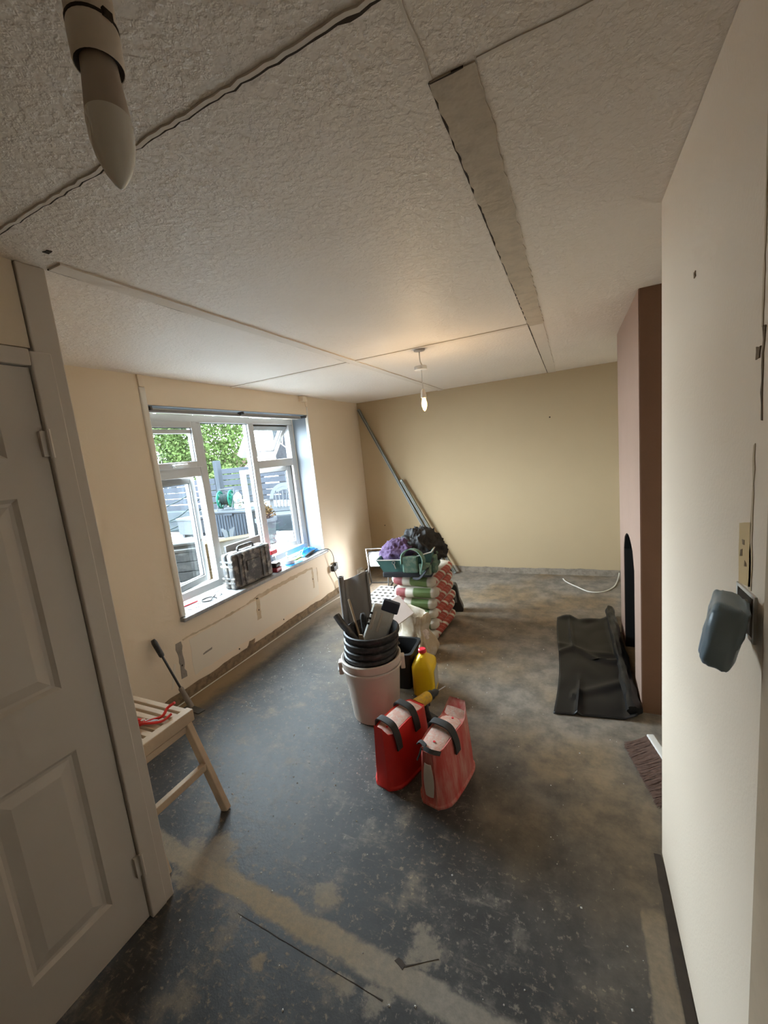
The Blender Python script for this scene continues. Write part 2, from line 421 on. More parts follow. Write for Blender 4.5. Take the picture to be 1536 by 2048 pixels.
def thing(name, label, cat, loc=(0, 0, 0), rz=0, group=None):
    o = bpy.data.objects.new(name, None); C.objects.link(o)
    o.location = loc; o.rotation_euler = (0, 0, R(rz)); o.empty_display_size = 0.1
    return tag(o, label, cat, group)
def tag(o, label, cat, group=None):
    o['label'] = label; o['category'] = cat
    if group: o['group'] = group
    return o
def struct(o, label=None):
    o['kind'] = 'structure'
    if label: o['label'] = label
    return o
def sempty(name, label=None):
    o = bpy.data.objects.new(name, None); C.objects.link(o); o.empty_display_size = 0.1
    return struct(o, label)
def arc(n, a0, a1, fn):
    return [fn(R(a0 + (a1 - a0) * i / n)) for i in range(n + 1)]
def smooth_path(pts, n=6):
    P = [Vector(p) for p in pts]; out = []
    for i in range(len(P) - 1):
        p0, p1, p2, p3 = P[max(i - 1, 0)], P[i], P[i + 1], P[min(i + 2, len(P) - 1)]
        for k in range(n):
            t = k / n
            out.append(0.5 * ((2 * p1) + (p2 - p0) * t + (2 * p0 - 5 * p1 + 4 * p2 - p3) * t * t + (3 * p1 - p0 - 3 * p2 + p3) * t ** 3))
    out.append(P[-1]); return out
def ragged(poly, step=0.03, j=0.006):
    out = []
    for i in range(len(poly)):
        a, b = Vector(poly[i]), Vector(poly[(i + 1) % len(poly)])
        n = max(1, int((b - a).length / step))
        for q in range(n):
            p = a.lerp(b, q / n); out.append((p.x + random.uniform(-j, j), p.y + random.uniform(-j, j)))
    return out
def copy_tree(o, parent=None):
    c = o.copy(); C.objects.link(c); c.parent = parent
    for ch in list(o.children): copy_tree(ch, c)
    return c

# ================================================================== THE ROOM
T = 0.16
m = MB(); m.box(XL - 0.4, XA + T, -1.4, YB + T, -0.15, 0.0)
floor = struct(m.build('floor', 'floor'), 'black bitumen floor with dried beige dust')
m = MB(); m.box(XL - 0.4, XA + T, -1.4, YB + T, H, H + 0.2)
ceiling = struct(m.build('ceiling', 'ceiling'), 'off-white stippled ceiling with cover strips')

# window wall with its opening
WY0, WY1, WZ0, WZ1 = 1.975, 3.905, 0.575, 2.15
XO = XL - 0.34
m = MB()
m.box(XO, XL, 0.6, WY0, 0, H); m.box(XO, XL, WY1, YB + T, 0, H)
m.box(XO, XL, WY0, WY1, 0, WZ0); m.box(XO, XL, WY0, WY1, WZ1, H)
wall_left = struct(m.build('wall_left', 'cream'), 'cream wall with the window and old radiator marks')
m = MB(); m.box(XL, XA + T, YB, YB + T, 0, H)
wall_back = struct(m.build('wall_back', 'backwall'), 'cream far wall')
m = MB(); m.box(XA, XA + T, 1.655, YB, 0, H)
struct(m.build('wall_right', 'cream'), 'alcove wall beside the chimney breast')
# near right wall, ends at YR
m = MB(); m.box(XR, XA + T, -1.4, YR, 0, H)
wall_near_right = struct(m.build('wall_near_right', 'rwall', bevel=0.008), 'cream wall nearest on the right, coloured paler for window light')
# chimney breast
m = MB()
op = [(2.84, 0.0), (2.84, 0.78)] + [(2.84 + 0.57 * t, 0.78 + 0.17 * math.sin(math.pi * (0.12 + 0.76 * t))) for t in [i / 8 for i in range(1, 8)]] + [(3.41, 0.78), (3.41, 0.0)]
outer = [(Y1, 0.0), (Y1, H), (Y2, H), (Y2, 0.0)]
poly = [(Y1, 0), (2.84, 0)] + op[1:-1] + [(3.41, 0), (Y2, 0), (Y2, H), (Y1, H)]
m.prism(poly, XB, XA, 'x')
breast = struct(m.build('wall_chimney_breast', 'pink'), 'pinkish plastered chimney breast with arched opening')
m = MB(); m.box(XB + 0.004, XA, Y1 - 0.006, Y1, 0, H)
m.build('cheek', 'brown', breast)['label'] = 'dark brown side of the chimney breast'
m = MB(); m.box(XA - 0.24, XA - 0.22, 2.84, 3.41, 0, 1.0); m.build('fireback', 'soot', breast)
m = MB(); n_ = len(op); cy, cz = 3.125, 0.4
inn = [(cy + (a - cy) * 0.985, cz + (b - cz) * 0.993 if b > 0 else 0.0) for a, b in op]
m.add([(x, a, b) for x in (XB + 0.004, XA - 0.21) for a, b in inn], [(i, i + 1, n_ + i + 1, n_ + i) for i in range(n_ - 1)])
m.build('firebox_lining', 'soot', breast, mods=(('SOLIDIFY', dict(thickness=0.002)),))
# wall behind the stool, door wall, hall end
m = MB(); m.box(XL, XD - 0.07, 0.70, YD - 0.002, 0, H); struct(m.build('wall_near_left', 'cream'), 'short cream return wall beside the panelled door')
DZ = 2.035; DY1 = 0.772; DY0 = DY1 - 0.80
m = MB(); m.box(XD - 0.07, XD - 0.008, -1.4, DY0 - 0.04, 0, H); m.box(XD - 0.07, XD - 0.008, DY0 - 0.04, DY1, DZ + 0.06, H)
struct(m.build('wall_door', 'cream'), 'cream wall above the white panelled door')
m = MB(); m.box(XD - 0.3, XR + 0.1, -1.55, -1.4, 0, H); struct(m.build('wall_behind', 'cream'), 'wall behind the photographer')

# ------------------------------------------------------------------ door with frame
m = MB()
m.box(XD - 0.075, XD, DY1 + 0.004, YD, 0, H)
m.box(XD - 0.075, XD + 0.003, DY1 - 0.010, DY1 + 0.05, 0, DZ + 0.05)
trim1 = struct(m.build('trim_1', 'gloss', bevel=0.004), 'white painted door post running up to the ceiling')
m = MB(); m.box(XD - 0.07, XD + 0.004, DY0 - 0.05, DY1 - 0.011, DZ + 0.004, DZ + 0.055)
struct(m.build('trim_2', 'gloss', bevel=0.004), 'white painted door head')
m = MB(); m.box(XD - 0.07, XD, DY0 - 0.05, DY0 - 0.004, 0, DZ)
struct(m.build('trim_3', 'gloss', bevel=0.003), 'white painted far door jamb')
door = sempty('door_1', 'white painted six-panel door')
def doorslab():
    # stiles and rails as one leaf, recessed panels with raised fields
    y0, y1 = DY0, DY1 - 0.014
    xs = XD - 0.012
    P = [(y1 - 0.345, y1 - 0.105), (y0 + 0.105, y0 + 0.345)]
    Z = [(0.19, 0.80), (1.02, 1.64), (1.76, 1.93)]
    ys = sorted([y0, y1] + [q for p in P for q in p]); zs = [0.008] + [q for p in Z for q in p] + [DZ]
    m = MB()
    for i in range(len(ys) - 1):
        for j in range(len(zs) - 1):
            if i in (1, 3) and j in (1, 3, 5): continue
            m.box(xs - 0.032, xs, ys[i], ys[i + 1], zs[j], zs[j + 1])
    leaf = m.build('door_leaf', 'gloss', door, merge=True)
    for p in P:
        for z in Z:
            a, b = p; c, d = z
            def loop(ins, x): return [(x, a + ins, c + ins), (x, b - ins, c + ins), (x, b - ins, d - ins), (x, a + ins, d - ins)]
            L = [loop(0, xs), loop(0.012, xs - 0.009), loop(0.022, xs - 0.010), loop(0.055, xs - 0.002)]
            V = [q for l in L for q in l]; F = [(k * 4 + i, k * 4 + (i + 1) % 4, k * 4 + 4 + (i + 1) % 4, k * 4 + 4 + i) for k in range(3) for i in range(4)] + [(12, 13, 14, 15)]
            MB().add(V, F).build('panel', 'gloss', door)
    return leaf
doorslab()
for z in (1.80, 0.24):
    m = MB(); m.tube([(XD + 0.006, DY1 - 0.009, z - 0.045), (XD + 0.006, DY1 - 0.009, z + 0.045)], 0.007, 8)
    m.box(XD - 0.012, XD + 0.001, DY1 - 0.03, DY1 - 0.012, z - 0.04, z + 0.04)
    m.build('hinge', 'gloss', door, smooth=True)

# ------------------------------------------------------------------ ceiling seams and strips
def ceil_strip(name, mt, x0, x1, y0, y1, dz, label, j=0.004, seg=0.06):
    L = ragged([(x0, y0), (x1, y0), (x1, y1), (x0, y1)], seg, j)
    m = MB(); m.prism(L, H - dz, H + 0.004)
    o = m.build(name, mt, ceiling); o['label'] = label
    return o
ceil_strip('filler_strip', 'lathe', -0.224, -0.135, 0.872, 2.86, 0.003, 'bare beige filler strip', 0.004, 0.025)
ceil_strip('filler_strip', 'strip', -0.215, -0.137, 2.86, YB, 0.003, 'painted filler strip', 0.003)
ceil_strip('seam', 'gap', -0.2275, -0.2235, 0.872, YB, 0.0028, 'dark seam', 0.0009, 0.02)
ceil_strip('seam', 'gap', -0.225, -0.16, 0.8695, 0.8725, 0.0034, 'dark seam', 0.001, 0.02)
ceil_strip('cover_strip', 'strip', -1.494, -1.43, 0.86, YB, 0.007, 'painted cover strip', 0.002)
ceil_strip('seam', 'gap', -1.502, -1.496, 0.86, 3.0, 0.0035, 'dark seam', 0.002)
ceil_strip('seam', 'strip', -1.502, -1.496, 3.0, YB, 0.0035, 'seam', 0.002)
ceil_strip('cover_strip', 'strip', XL, -1.50, 2.80, 2.845, 0.006, 'painted cover strip', 0.002)
ceil_strip('cover_strip', 'strip', -1.43, -0.225, 2.80, 2.845, 0.006, 'painted cover strip', 0.002)
ceil_strip('seam', 'gap', XL, -0.225, 2.847, 2.852, 0.0025, 'dark seam', 0.002)
# long crack nearest the camera, wider at the middle
pts = [(-1.5 + 0.02 * i, 0.690 + random.uniform(-0.003, 0.003)) for i in range(0, 88)]
wd = lambda x: 0.0022 + 0.0025 * max(0, 1 - abs(x + 0.30) / 0.33) + (0.004 if abs(x + 0.285) < 0.02 else 0)
poly = [(x, y + wd(x) * random.uniform(0.5, 1.1)) for x, y in pts] + [(x, y - wd(x) * random.uniform(0.5, 1.1)) for x, y in reversed(pts)]
MB().prism(poly, H - 0.002, H + 0.004).build('crack', 'gap', ceiling)
poly = [(x, y - 0.011) for x, y in pts] + [(x, y - 0.003) for x, y in reversed(pts)]
MB().prism(poly, H - 0.004, H + 0.004).build('crack_lip', 'strip', ceiling)
ceil_strip('seam', 'strip', -0.135, XR, 0.868, 0.874, 0.002, 'faint painted seam', 0.002)
ceil_strip('seam', 'strip', -0.222, -0.216, 0.3, 0.866, 0.002, 'faint painted seam', 0.002)
for x, y, s in ((-0.33, 0.42, 0.008), (-0.36, 0.50, 0.006), (-1.40, 0.80, 0.012)):
    MB().prism(ragged([(x, y), (x + s * 2, y), (x + s * 2, y + s), (x, y + s)], 0.006, 0.003), H - 0.002, H).build('knock', 'gap', ceiling)

# ------------------------------------------------------------------ bare skirting strips and wall scars
def skirt(name, mt, fix, a0, a1, h, axis, depth, label):
    n = int((a1 - a0) / 0.05); top = []
    for i in range(n + 1):
        t = a0 + (a1 - a0) * i / n
        top.append((t, h + 0.012 * mnoise.noise(Vector((t * 5, fix, 0))) + random.uniform(-0.004, 0.004)))
    poly = [(a0, 0.0)] + [(a1, 0.0)] + top[::-1]
    if axis == 'x': m = MB().prism(poly, fix, fix + depth, 'x')
    else: m = MB().prism(poly, fix - depth, fix, 'y')
    return struct(m.build(name, mt), label)
skirt('baseboard_left', 'skirt', XL, 0.9, YB, 0.075, 'x', 0.006, 'bare brown strip left by the removed skirting')
skirt('baseboard_back', 'skirtback', YB, XL, XA, 0.075, 'y', 0.006, 'bare grey strip left by the removed skirting on the far wall')
def scar(poly, mt, nm='wall_scar', d=0.0012, st=0.03, j=0.006):
    return MB().prism(ragged(poly, st, j), XL, XL + d, 'x').build(nm, mt, wall_left)
scar([(1.98, 0.135), (3.70, 0.135), (3.70, 0.44), (3.55, 0.47), (1.98, 0.42)], 'ghost', 'paint_ghost', 0.0008, 0.08, 0.01)
scar([(2.62, 0.445), (3.25, 0.452), (3.62, 0.462), (3.62, 0.485), (3.25, 0.492), (2.80, 0.485), (2.62, 0.465)], 'plaster')
scar([(1.93, 0.435), (2.35, 0.43), (2.62, 0.448), (2.62, 0.458), (2.3, 0.447), (1.93, 0.45)], 'plaster')
scar([(2.70, 0.26), (2.755, 0.26), (2.76, 0.45), (2.72, 0.47)], 'plaster')
scar([(3.60, 0.24), (3.63, 0.24), (3.64, 0.47), (3.61, 0.48)], 'plaster')
scar([(3.70, 0.28), (3.715, 0.28), (3.72, 0.45), (3.70, 0.45)], 'plaster')
scar([(1.865, 0.165), (1.91, 0.165), (1.915, 0.43), (1.87, 0.43)], 'greyplaster', j=0.009)
scar([(2.08, 0.245), (2.17, 0.25), (2.17, 0.262), (2.08, 0.256)], 'greyplaster', j=0.003)
scar([(1.78, 0.13), (1.80, 0.13), (1.84, 0.30), (1.825, 0.30)], 'ghost', j=0.004)
scar([(2.52, 0.075), (2.62, 0.075), (2.63, 0.115), (2.56, 0.12)], 'skirt', j=0.008)
scar([(4.02, 0.07), (4.2, 0.07), (4.18, 0.16), (4.05, 0.17)], 'plaster', j=0.008)
for y, z in ((2.735, 0.345), (3.615, 0.345), (1.89, 0.26), (2.44, 0.11), (3.05, 0.115)):
    MB().lathe([(0.007, 0), (0.007, 0.0025)], 8, Matrix.Translation((XL, y, z)) @ Matrix.Rotation(R(90), 4, 'Y')).build('screw_hole', 'gap', wall_left)
for x, z in ((-0.22, 1.86),):
    MB().lathe([(0.009, 0), (0.009, 0.002)], 8, Matrix.Translation((x, YB, z)) @ Matrix.Rotation(R(90), 4, 'X')).build('screw_hole', 'gap', wall_back)
MB().lathe([(0.008, 0), (0.008, 0.002)], 8, Matrix.Translation((-2.42, YB, 0.64)) @ Matrix.Rotation(R(90), 4, 'X')).build('screw_hole', 'gap', wall_back)
# right wall: old door-lining line, bare patch and specks
def rscar(poly, mt, nm='wall_scar', st=0.02, j=0.003, d=0.0012):
    return MB().prism(ragged(poly, st, j), XR - d, XR, 'x').build(nm, mt, wall_near_right)
rscar([(0.868, 1.375), (0.925, 1.365), (0.928, 1.475), (0.875, 1.49)], 'ply', 'bare_patch', 0.02, 0.002)
rscar([(0.865, 1.37), (0.880, 1.37), (0.874, 1.62), (0.868, 1.62)], 'plaster')
rscar([(0.845, 1.66), (0.851, 1.66), (0.853, 1.80), (0.846, 1.80)], 'skirt')
rscar([(0.852, 1.80), (0.857, 1.80), (0.862, 2.15), (0.858, 2.15)], 'plaster', j=0.0015)
for y, z, s in ((0.868, 1.765, 0.008), (1.252, 2.003, 0.007), (0.905, 1.445, 0.005), (0.912, 1.425, 0.006), (0.893, 1.41, 0.004)):
    rscar([(y - s, z - s), (y + s, z - s), (y + s, z + s), (y - s, z + s)], 'skirt', 'stain', 0.006, 0.0025, 0.0018)
m = MB(); m.box(XR - 0.014, XR, -1.4, 0.775, 0, 2.0)
struct(m.build('trim_4', 'wood', bevel=0.003), 'bare door lining at the right edge')
# crumbling gap and screed at the foot of the near right wall
lo = ragged([(0.235, 0.60), (XR - 0.002, 0.60), (XR - 0.002, 1.64), (0.245, 1.64)], 0.05, 0.004)
MB().prism(lo, -0.001, 0.0025).build('wall_foot_gap', 'gap', floor)
MB().prism(ragged([(-1.20, 0.890), (-0.58, 0.860), (-0.58, 0.8625), (-1.20, 0.8925)], 0.03, 0.0015), -0.001, 0.0012).build('crack', 'gap', floor)
MB().prism(ragged([(-0.55, 0.965), (-0.545, 0.963), (-0.45, 1.02), (-0.452, 1.023)], 0.03, 0.002), -0.001, 0.0012).build('crack', 'gap', floor)
MB().prism(ragged([(-0.585, 0.965), (-0.55, 0.955), (-0.545, 0.97), (-0.575, 0.98)], 0.015, 0.004), -0.001, 0.0012).build('crack', 'gap', floor)
m = MB()
for i in range(520):
    x = random.uniform(-2.3, 0.2); y = random.uniform(0.7, 3.6)
    if random.random() < 0.55: x = random.uniform(-2.2, -0.9); y = random.uniform(1.2, 3.0)
    s = random.choice((0.0015, 0.002, 0.003, 0.003, 0.0045)); a = random.uniform(0, 3)
    m.add([(x + s * math.cos(a + q), y + s * math.sin(a + q), 0.0005) for q in (0, 1.7, 3.3, 4.9)] + [(x, y, s * 0.9 + 0.001)],
          [(0, 1, 4), (1, 2, 4), (2, 3, 4), (3, 0, 4)])
o = m.build('plaster_crumbs', 'debris'); o['kind'] = 'stuff'; tag(o, 'tiny white plaster crumbs scattered over the dark floor', 'debris')

# ================================================================== THE WINDOW
win = sempty('window_1', 'white window with one open top vent and two casements ajar')
FX0, FX1 = -2.945, -2.872
FY0, FY1, FZ0, FZ1 = 1.985, 3.895, 0.635, 2.128
M1, M2 = 2.571, 3.219
TZ0, TZ1 = 1.618, 1.700
def fr(y0, y1, z0, z1, nm, x0=FX0, x1=FX1): return MB().box(x0, x1, y0, y1, z0, z1).build(nm, 'upvc', win, bevel=0.006)
fr(FY0, FY1, FZ1 - 0.062, FZ1, 'frame_head'); fr(FY0, FY1, FZ0, FZ0 + 0.066, 'frame_sill')
fr(FY0, FY0 + 0.07, FZ0 + 0.066, FZ1 - 0.062, 'frame_jamb'); fr(FY1 - 0.08, FY1, FZ0 + 0.066, FZ1 - 0.062, 'frame_jamb')
fr(M1 - 0.038, M1 + 0.038, FZ0 + 0.066, FZ1 - 0.062, 'mullion'); fr(M2 - 0.038, M2 + 0.038, FZ0 + 0.066, FZ1 - 0.062, 'mullion')
fr(FY0 + 0.07, M1 - 0.038, TZ0, TZ1, 'transom'); fr(M2 + 0.038, FY1 - 0.08, TZ0, TZ1, 'transom')
MB().box(FX0 + 0.03, FX0 + 0.045, M1 + 0.032, M2 - 0.032, FZ0 + 0.06, FZ1 - 0.056).build('pane', 'glass', win)
def gasket(y0, y1, z0, z1, x, parent, M=None, t=0.006):
    m = MB()
    for a in ((y0, y1, z0, z0 + t), (y0, y1, z1 - t, z1), (y0, y0 + t, z0, z1), (y1 - t, y1, z0, z1)):
        m.box(x - 0.004, x + 0.003, *a, M)
    return m.build('gasket', 'gasket', parent)
gasket(M1 + 0.038, M2 - 0.038, FZ0 + 0.066, FZ1 - 0.062, FX0 + 0.05, win)
def sash(w, h, M, handle=None, b=0.052):
    """sash in local coords: x depth, y width 0..w, z 0..h, placed by M"""
    m = MB(); x0, x1 = -0.03, 0.03
    m.box(x0, x1, 0, b, 0, h, M); m.box(x0, x1, w - b, w, 0, h, M); m.box(x0, x1, b, w - b, 0, b, M); m.box(x0, x1, b, w - b, h - b, h, M)
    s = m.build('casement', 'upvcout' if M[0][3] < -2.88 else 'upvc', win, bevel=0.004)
    MB().box(-0.009, 0.009, b - 0.006, w - b + 0.006, b - 0.006, h - b + 0.006, M).build('pane', 'glass', s)
    gasket(b - 0.001, w - b + 0.001, b - 0.001, h - b + 0.001, 0.012, s, M)
    if handle:
        m = MB(); hy, hz, dy, dz = handle
        m.tube([M @ Vector((0.03, hy, hz)), M @ Vector((0.065, hy, hz))], 0.011, 8)
        m.tube([M @ Vector(p) for p in smooth_path([(0.062, hy, hz), (0.072, hy + dy * 0.3, hz + dz * 0.3), (0.066, hy + dy * 0.7, hz + dz * 0.7), (0.062, hy + dy, hz + dz)], 4)], 0.008, 8)
        m.build('handle', 'white', s, smooth=True)
    return s
xs = -2.905
# top-left vent, shut, with its trickle vent
sw = M1 - 0.038 - (FY0 + 0.07)
sash(sw + 0.012, FZ1 - 0.062 - TZ1 + 0.012, Matrix.Translation((xs + 0.03, FY0 + 0.064, TZ1 - 0.006)), (sw * 0.42, 0.024, 0.11, 0.004))
MB().box(xs + 0.02, xs + 0.05, FY0 + 0.115, M1 - 0.09, FZ1 - 0.155, FZ1 - 0.122).build('vent_cover', 'upvc', win, bevel=0.004)
# lower-left casement, hinged left, ajar
ML = Matrix.Translation((xs - 0.02, FY0 + 0.070, FZ0 + 0.066)) @ Matrix.Rotation(R(9), 4, 'Z')
sash(sw, TZ0 - FZ0 - 0.066, ML, (sw - 0.026, 0.36, 0.055, 0.065))
# lower-right casement, hinged right, wide open
rw = FY1 - 0.08 - (M2 + 0.038)
MR = Matrix.Translation((xs - 0.02, FY1 - 0.080, FZ0 + 0.066)) @ Matrix.Rotation(R(180 - 31), 4, 'Z')
sash(rw, TZ0 - FZ0 - 0.066, MR @ Matrix.Rotation(0, 4, 'Z'))
# top-right vent, top hung, pushed open
MV = Matrix.Translation((xs - 0.01, M2 + 0.040, FZ1 - 0.064)) @ Matrix.Rotation(R(34), 4, 'Y') @ Matrix.Translation((0, 0, -(FZ1 - 0.064 - TZ1)))
v = sash(rw - 0.004, FZ1 - 0.064 - TZ1, MV, (rw * 0.45, 0.026, 0.004, 0.07))
m = MB(); a = MV @ Vector((0.0, rw - 0.01, 0.16)); m.bar(a, (xs, FY1 - 0.086, TZ1 + 0.10), 0.012, 0.004)
a2 = MV @ Vector((0.0, rw - 0.01, 0.28)); m.bar(a2, a.lerp(Vector((xs, FY1 - 0.086, TZ1 + 0.10)), 0.4), 0.012, 0.004)
m.build('stay', 'steel', v)
# sill board, reveal edge trims, lintel lining, curtain rail
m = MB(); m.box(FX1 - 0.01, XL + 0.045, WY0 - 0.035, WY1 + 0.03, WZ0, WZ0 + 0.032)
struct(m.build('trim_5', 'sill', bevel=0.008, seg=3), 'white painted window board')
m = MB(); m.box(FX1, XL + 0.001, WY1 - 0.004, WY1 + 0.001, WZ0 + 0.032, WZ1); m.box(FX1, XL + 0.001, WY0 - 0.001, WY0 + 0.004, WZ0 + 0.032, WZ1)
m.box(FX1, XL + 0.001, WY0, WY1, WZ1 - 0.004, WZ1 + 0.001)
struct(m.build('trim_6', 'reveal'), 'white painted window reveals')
m = MB(); m.box(XL - 0.03, XL + 0.014, WY0 - 0.032, WY0 + 0.014, WZ0 + 0.032, 2.27)
struct(m.build('trim_7', 'trimw', bevel=0.012, seg=3), 'white moulding down the left of the window')
m = MB(); m.box(XL - 0.002, XL + 0.012, WY0 - 0.03, WY0 + 0.012, 2.27, H); m.box(XL - 0.002, XL + 0.012, WY1 - 0.02, WY1 + 0.02, 2.24, H)
struct(m.build('trim_8', 'cream', bevel=0.003), 'cream painted ends of the window mouldings')
m = MB(); m.box(XL - 0.03, XL + 0.006, WY1 - 0.006, WY1 + 0.018, WZ0 + 0.032, 2.24)
struct(m.build('trim_9', 'trimw', bevel=0.006), 'white moulding down the right of the window')
m = MB(); m.box(XL - 0.15, XL - 0.09, WY0, WY1, 2.118, 2.148); struct(m.build('trim_10', 'trimw', bevel=0.004), 'white batten under the lintel')
cr = thing('curtain_rail', 'thin grey curtain rail fixed under the window lintel', 'curtain rail', (XL - 0.06, WY0, 2.12))
MB().box(-0.008, 0.008, 0.02, WY1 - WY0 - 0.06, -0.008, 0.012).build('rail', 'greyplast', cr, bevel=0.002)
for y in (0.05, 0.95, WY1 - WY0 - 0.02):
    MB().box(-0.012, 0.05, y - 0.008, y + 0.008, 0.0, 0.028).build('bracket', 'darksteel', cr, bevel=0.002)
MB().box(XL, XL + 0.05, 3.78, 3.87, 2.285, 2.345).build('cable_clip', 'cream', wall_left, bevel=0.004)

# ================================================================== THE GARDEN
m = MB(); m.box(-26, XO, -8, 26, G - 0.1, G)
struct(m.build('ground', 'gravel'), 'pale gravel of the garden')
m = MB(); m.box(XO - 0.02, XO, -8, 0.6, G, 3.2)
struct(m.build('wall_outside', 'exbrick'), 'outside face of the house')
FY = 6.1
fence = thing('garden_fence', 'weathered grey slatted fence along the side of the garden', 'fence', (-5.5, FY, G))
def slats(x0, x1, ztop, n, hgt, gap):
    for i in range(n):
        z1 = ztop - i * (hgt + gap)
        m = MB(); dz = random.uniform(-0.006, 0.006); y = random.uniform(-0.006, 0.006)
        m.box(x0 + 5.5, x1 + 5.5, y - 0.012, y + 0.012, z1 - hgt - G + dz, z1 - G + dz)
        m.build('slat', 'fence', fence, bevel=0.003)
slats(-6.34, -3.3, 1.640, 6, 0.100, 0.016)
slats(-11.5, -6.56, 1.470, 6, 0.115, 0.012)
for x, h in ((-6.45, 1.815), (-8.4, 1.55), (-10.3, 1.55), (-4.4, 1.70)):
    m = MB(); m.box(x + 5.5 - 0.055, x + 5.5 + 0.055, -0.06 + (0.09 if x == -4.4 else 0), 0.05 + (0.09 if x == -4.4 else 0), 0, h - G); m.build('post', 'fencepost', fence, bevel=0.008)
m = MB(); m.box(-12, -3.1, 5.86, 6.0, G, 0.86)
tag(m.build('garden_wall', 'lowwall', bevel=0.02), 'low pale rendered wall at the foot of the fence', 'wall')

bx = thing('deck_box', 'slate grey ribbed storage box with pale lid against the low garden wall', 'storage box', (-5.50, 5.52, G))
m = MB(); m.box(-0.50, 0.46, -0.20, 0.26, 0.02, 0.44)
m.build('body', 'deckbox', bx, bevel=0.01)
for i in range(15):
    MB().box(-0.485 + i * 0.0655, -0.45 + i * 0.0655, -0.212, -0.20, 0.03, 0.42).build('rib', 'deckbox', bx, bevel=0.003)
MB().box(-0.53, 0.49, -0.23, 0.28, 0.445, 0.49).build('lid', 'decklid', bx, bevel=0.012)
MB().box(-0.1, 0.08, -0.236, -0.212, 0.405, 0.44).build('lid_catch', 'deckbox', bx, bevel=0.003)

rl = thing('hose_reel', 'bright green garden hose reel standing on the storage box', 'hose reel', (-5.66, 5.47, G + 0.49), 24)
for x in (-0.13, 0.07):
    Mx = Matrix.Translation((x, 0, 0.19)) @ Matrix.Rotation(R(90), 4, 'Y')
    m = MB(); m.ring([(0.155, -0.012), (0.165, 0), (0.155, 0.012), (0.135, 0.010), (0.135, -0.010)], 24, Mx)
    for q in range(6):
        a = q * math.pi / 3; m.bar(Mx @ Vector((0.03 * math.cos(a), 0.03 * math.sin(a), 0)), Mx @ Vector((0.145 * math.cos(a), 0.145 * math.sin(a), 0)), 0.05, 0.012, (1, 0, 0))
    m.lathe([(0.045, -0.015), (0.045, 0.015)], 16, Mx)
    m.build('reel_flange', 'hosegreen', rl)
m = MB()
for i in range(6):
    m.ring([(0.085 + 0.012 * math.cos(a), 0.012 * math.sin(a)) for a in [q * math.pi / 3 for q in range(6)]], 20, Matrix.Translation((-0.10 + i * 0.028, 0, 0.19)) @ Matrix.Rotation(R(90), 4, 'Y'))
m.build('wound_hose', 'hose', rl, smooth=True)
m = MB(); m.tube([(-0.16, -0.13, 0.008), (-0.16, 0, 0.19), (-0.16, 0.13, 0.008)], 0.010, 6); m.tube([(0.10, -0.13, 0.008), (0.10, 0, 0.19), (0.10, 0.13, 0.008)], 0.010, 6)
m.tube([(-0.16, 0, 0.19), (0.10, 0, 0.19)], 0.012, 6); m.tube([(0.10, 0, 0.19), (0.12, 0.06, 0.36)], 0.010, 6); m.tube([(-0.16, 0, 0.19), (-0.14, 0.03, 0.37), (0.12, 0.06, 0.37)], 0.009, 6)
m.build('frame', 'gardenwhite', rl)
bt = thing('water_bottle', 'large clear water bottle standing beside the green hose reel', 'bottle', (-5.40, 5.47, G + 0.49))
MB().lathe([(0.085, 0), (0.10, 0.01), (0.10, 0.10), (0.094, 0.11), (0.10, 0.12), (0.10, 0.19), (0.085, 0.24), (0.035, 0.29), (0.03, 0.31)], 20).build('body', 'clear', bt, smooth=True)
MB().lathe([(0.034, 0.31), (0.034, 0.335)], 14).build('cap', 'gardenwhite', bt)

# white garden chair
ch = thing('garden_chair', 'white moulded garden chair with slotted round back behind the potted plant', 'chair', (-4.42, 5.42, G), 205)
m = MB(); m.grid(lambda u, v: ((u - 0.5) * 0.46, (v - 0.5) * 0.44, 0.40 - 0.02 * math.sin(math.pi * u) * math.sin(math.pi * v)), 6, 6)
m.build('seat', 'gardenwhite', ch, mods=(('SOLIDIFY', dict(thickness=0.02, offset=-1)),))
def backy(z): return -0.22 - (z - 0.40) * 0.28
for q in range(6):
    x = (q - 2.5) * 0.062
    MB().bar((x * 0.85, backy(0.45), 0.45), (x * 1.1, backy(0.75), 0.75), 0.030, 0.012, (1, 0, 0)).build('back_slat', 'gardenwhite', ch)
m = MB(); pts = [(-0.21, backy(0.42), 0.42), (-0.235, backy(0.60), 0.60), (-0.20, backy(0.75), 0.75), (-0.11, backy(0.83), 0.83), (0, backy(0.85), 0.85), (0.11, backy(0.83), 0.83), (0.20, backy(0.75), 0.75), (0.235, backy(0.60), 0.60), (0.21, backy(0.42), 0.42)]
m.ribbon(smooth_path(pts, 4), 0.02, (0, 1, 0.3), 0.065); m.ribbon(smooth_path([(-0.15, backy(0.76), 0.76), (0, backy(0.80), 0.80), (0.15, backy(0.76), 0.76)], 4), 0.018, (0, 1, 0.3), 0.07)
m.ribbon([(-0.2, backy(0.44), 0.44), (0.2, backy(0.44), 0.44)], 0.018, (0, 1, 0.3), 0.06)
m.build('backrest', 'gardenwhite', ch)
for sx in (-1, 1):
    for (yy, y2) in ((0.20, 0.25), (-0.20, -0.26)):
        MB().bar((sx * 0.22, yy, 0.40), (sx * 0.26, y2, 0.0), 0.05, 0.035).build('leg', 'gardenwhite', ch, bevel=0.005)
    m = MB(); m.ribbon(smooth_path([(sx * 0.235, backy(0.62), 0.62), (sx * 0.27, -0.05, 0.64), (sx * 0.26, 0.18, 0.62), (sx * 0.24, 0.23, 0.50), (sx * 0.23, 0.22, 0.40)], 4), 0.05, (1, 0, 0), 0.02)
    m.build('armrest', 'gardenwhite', ch)
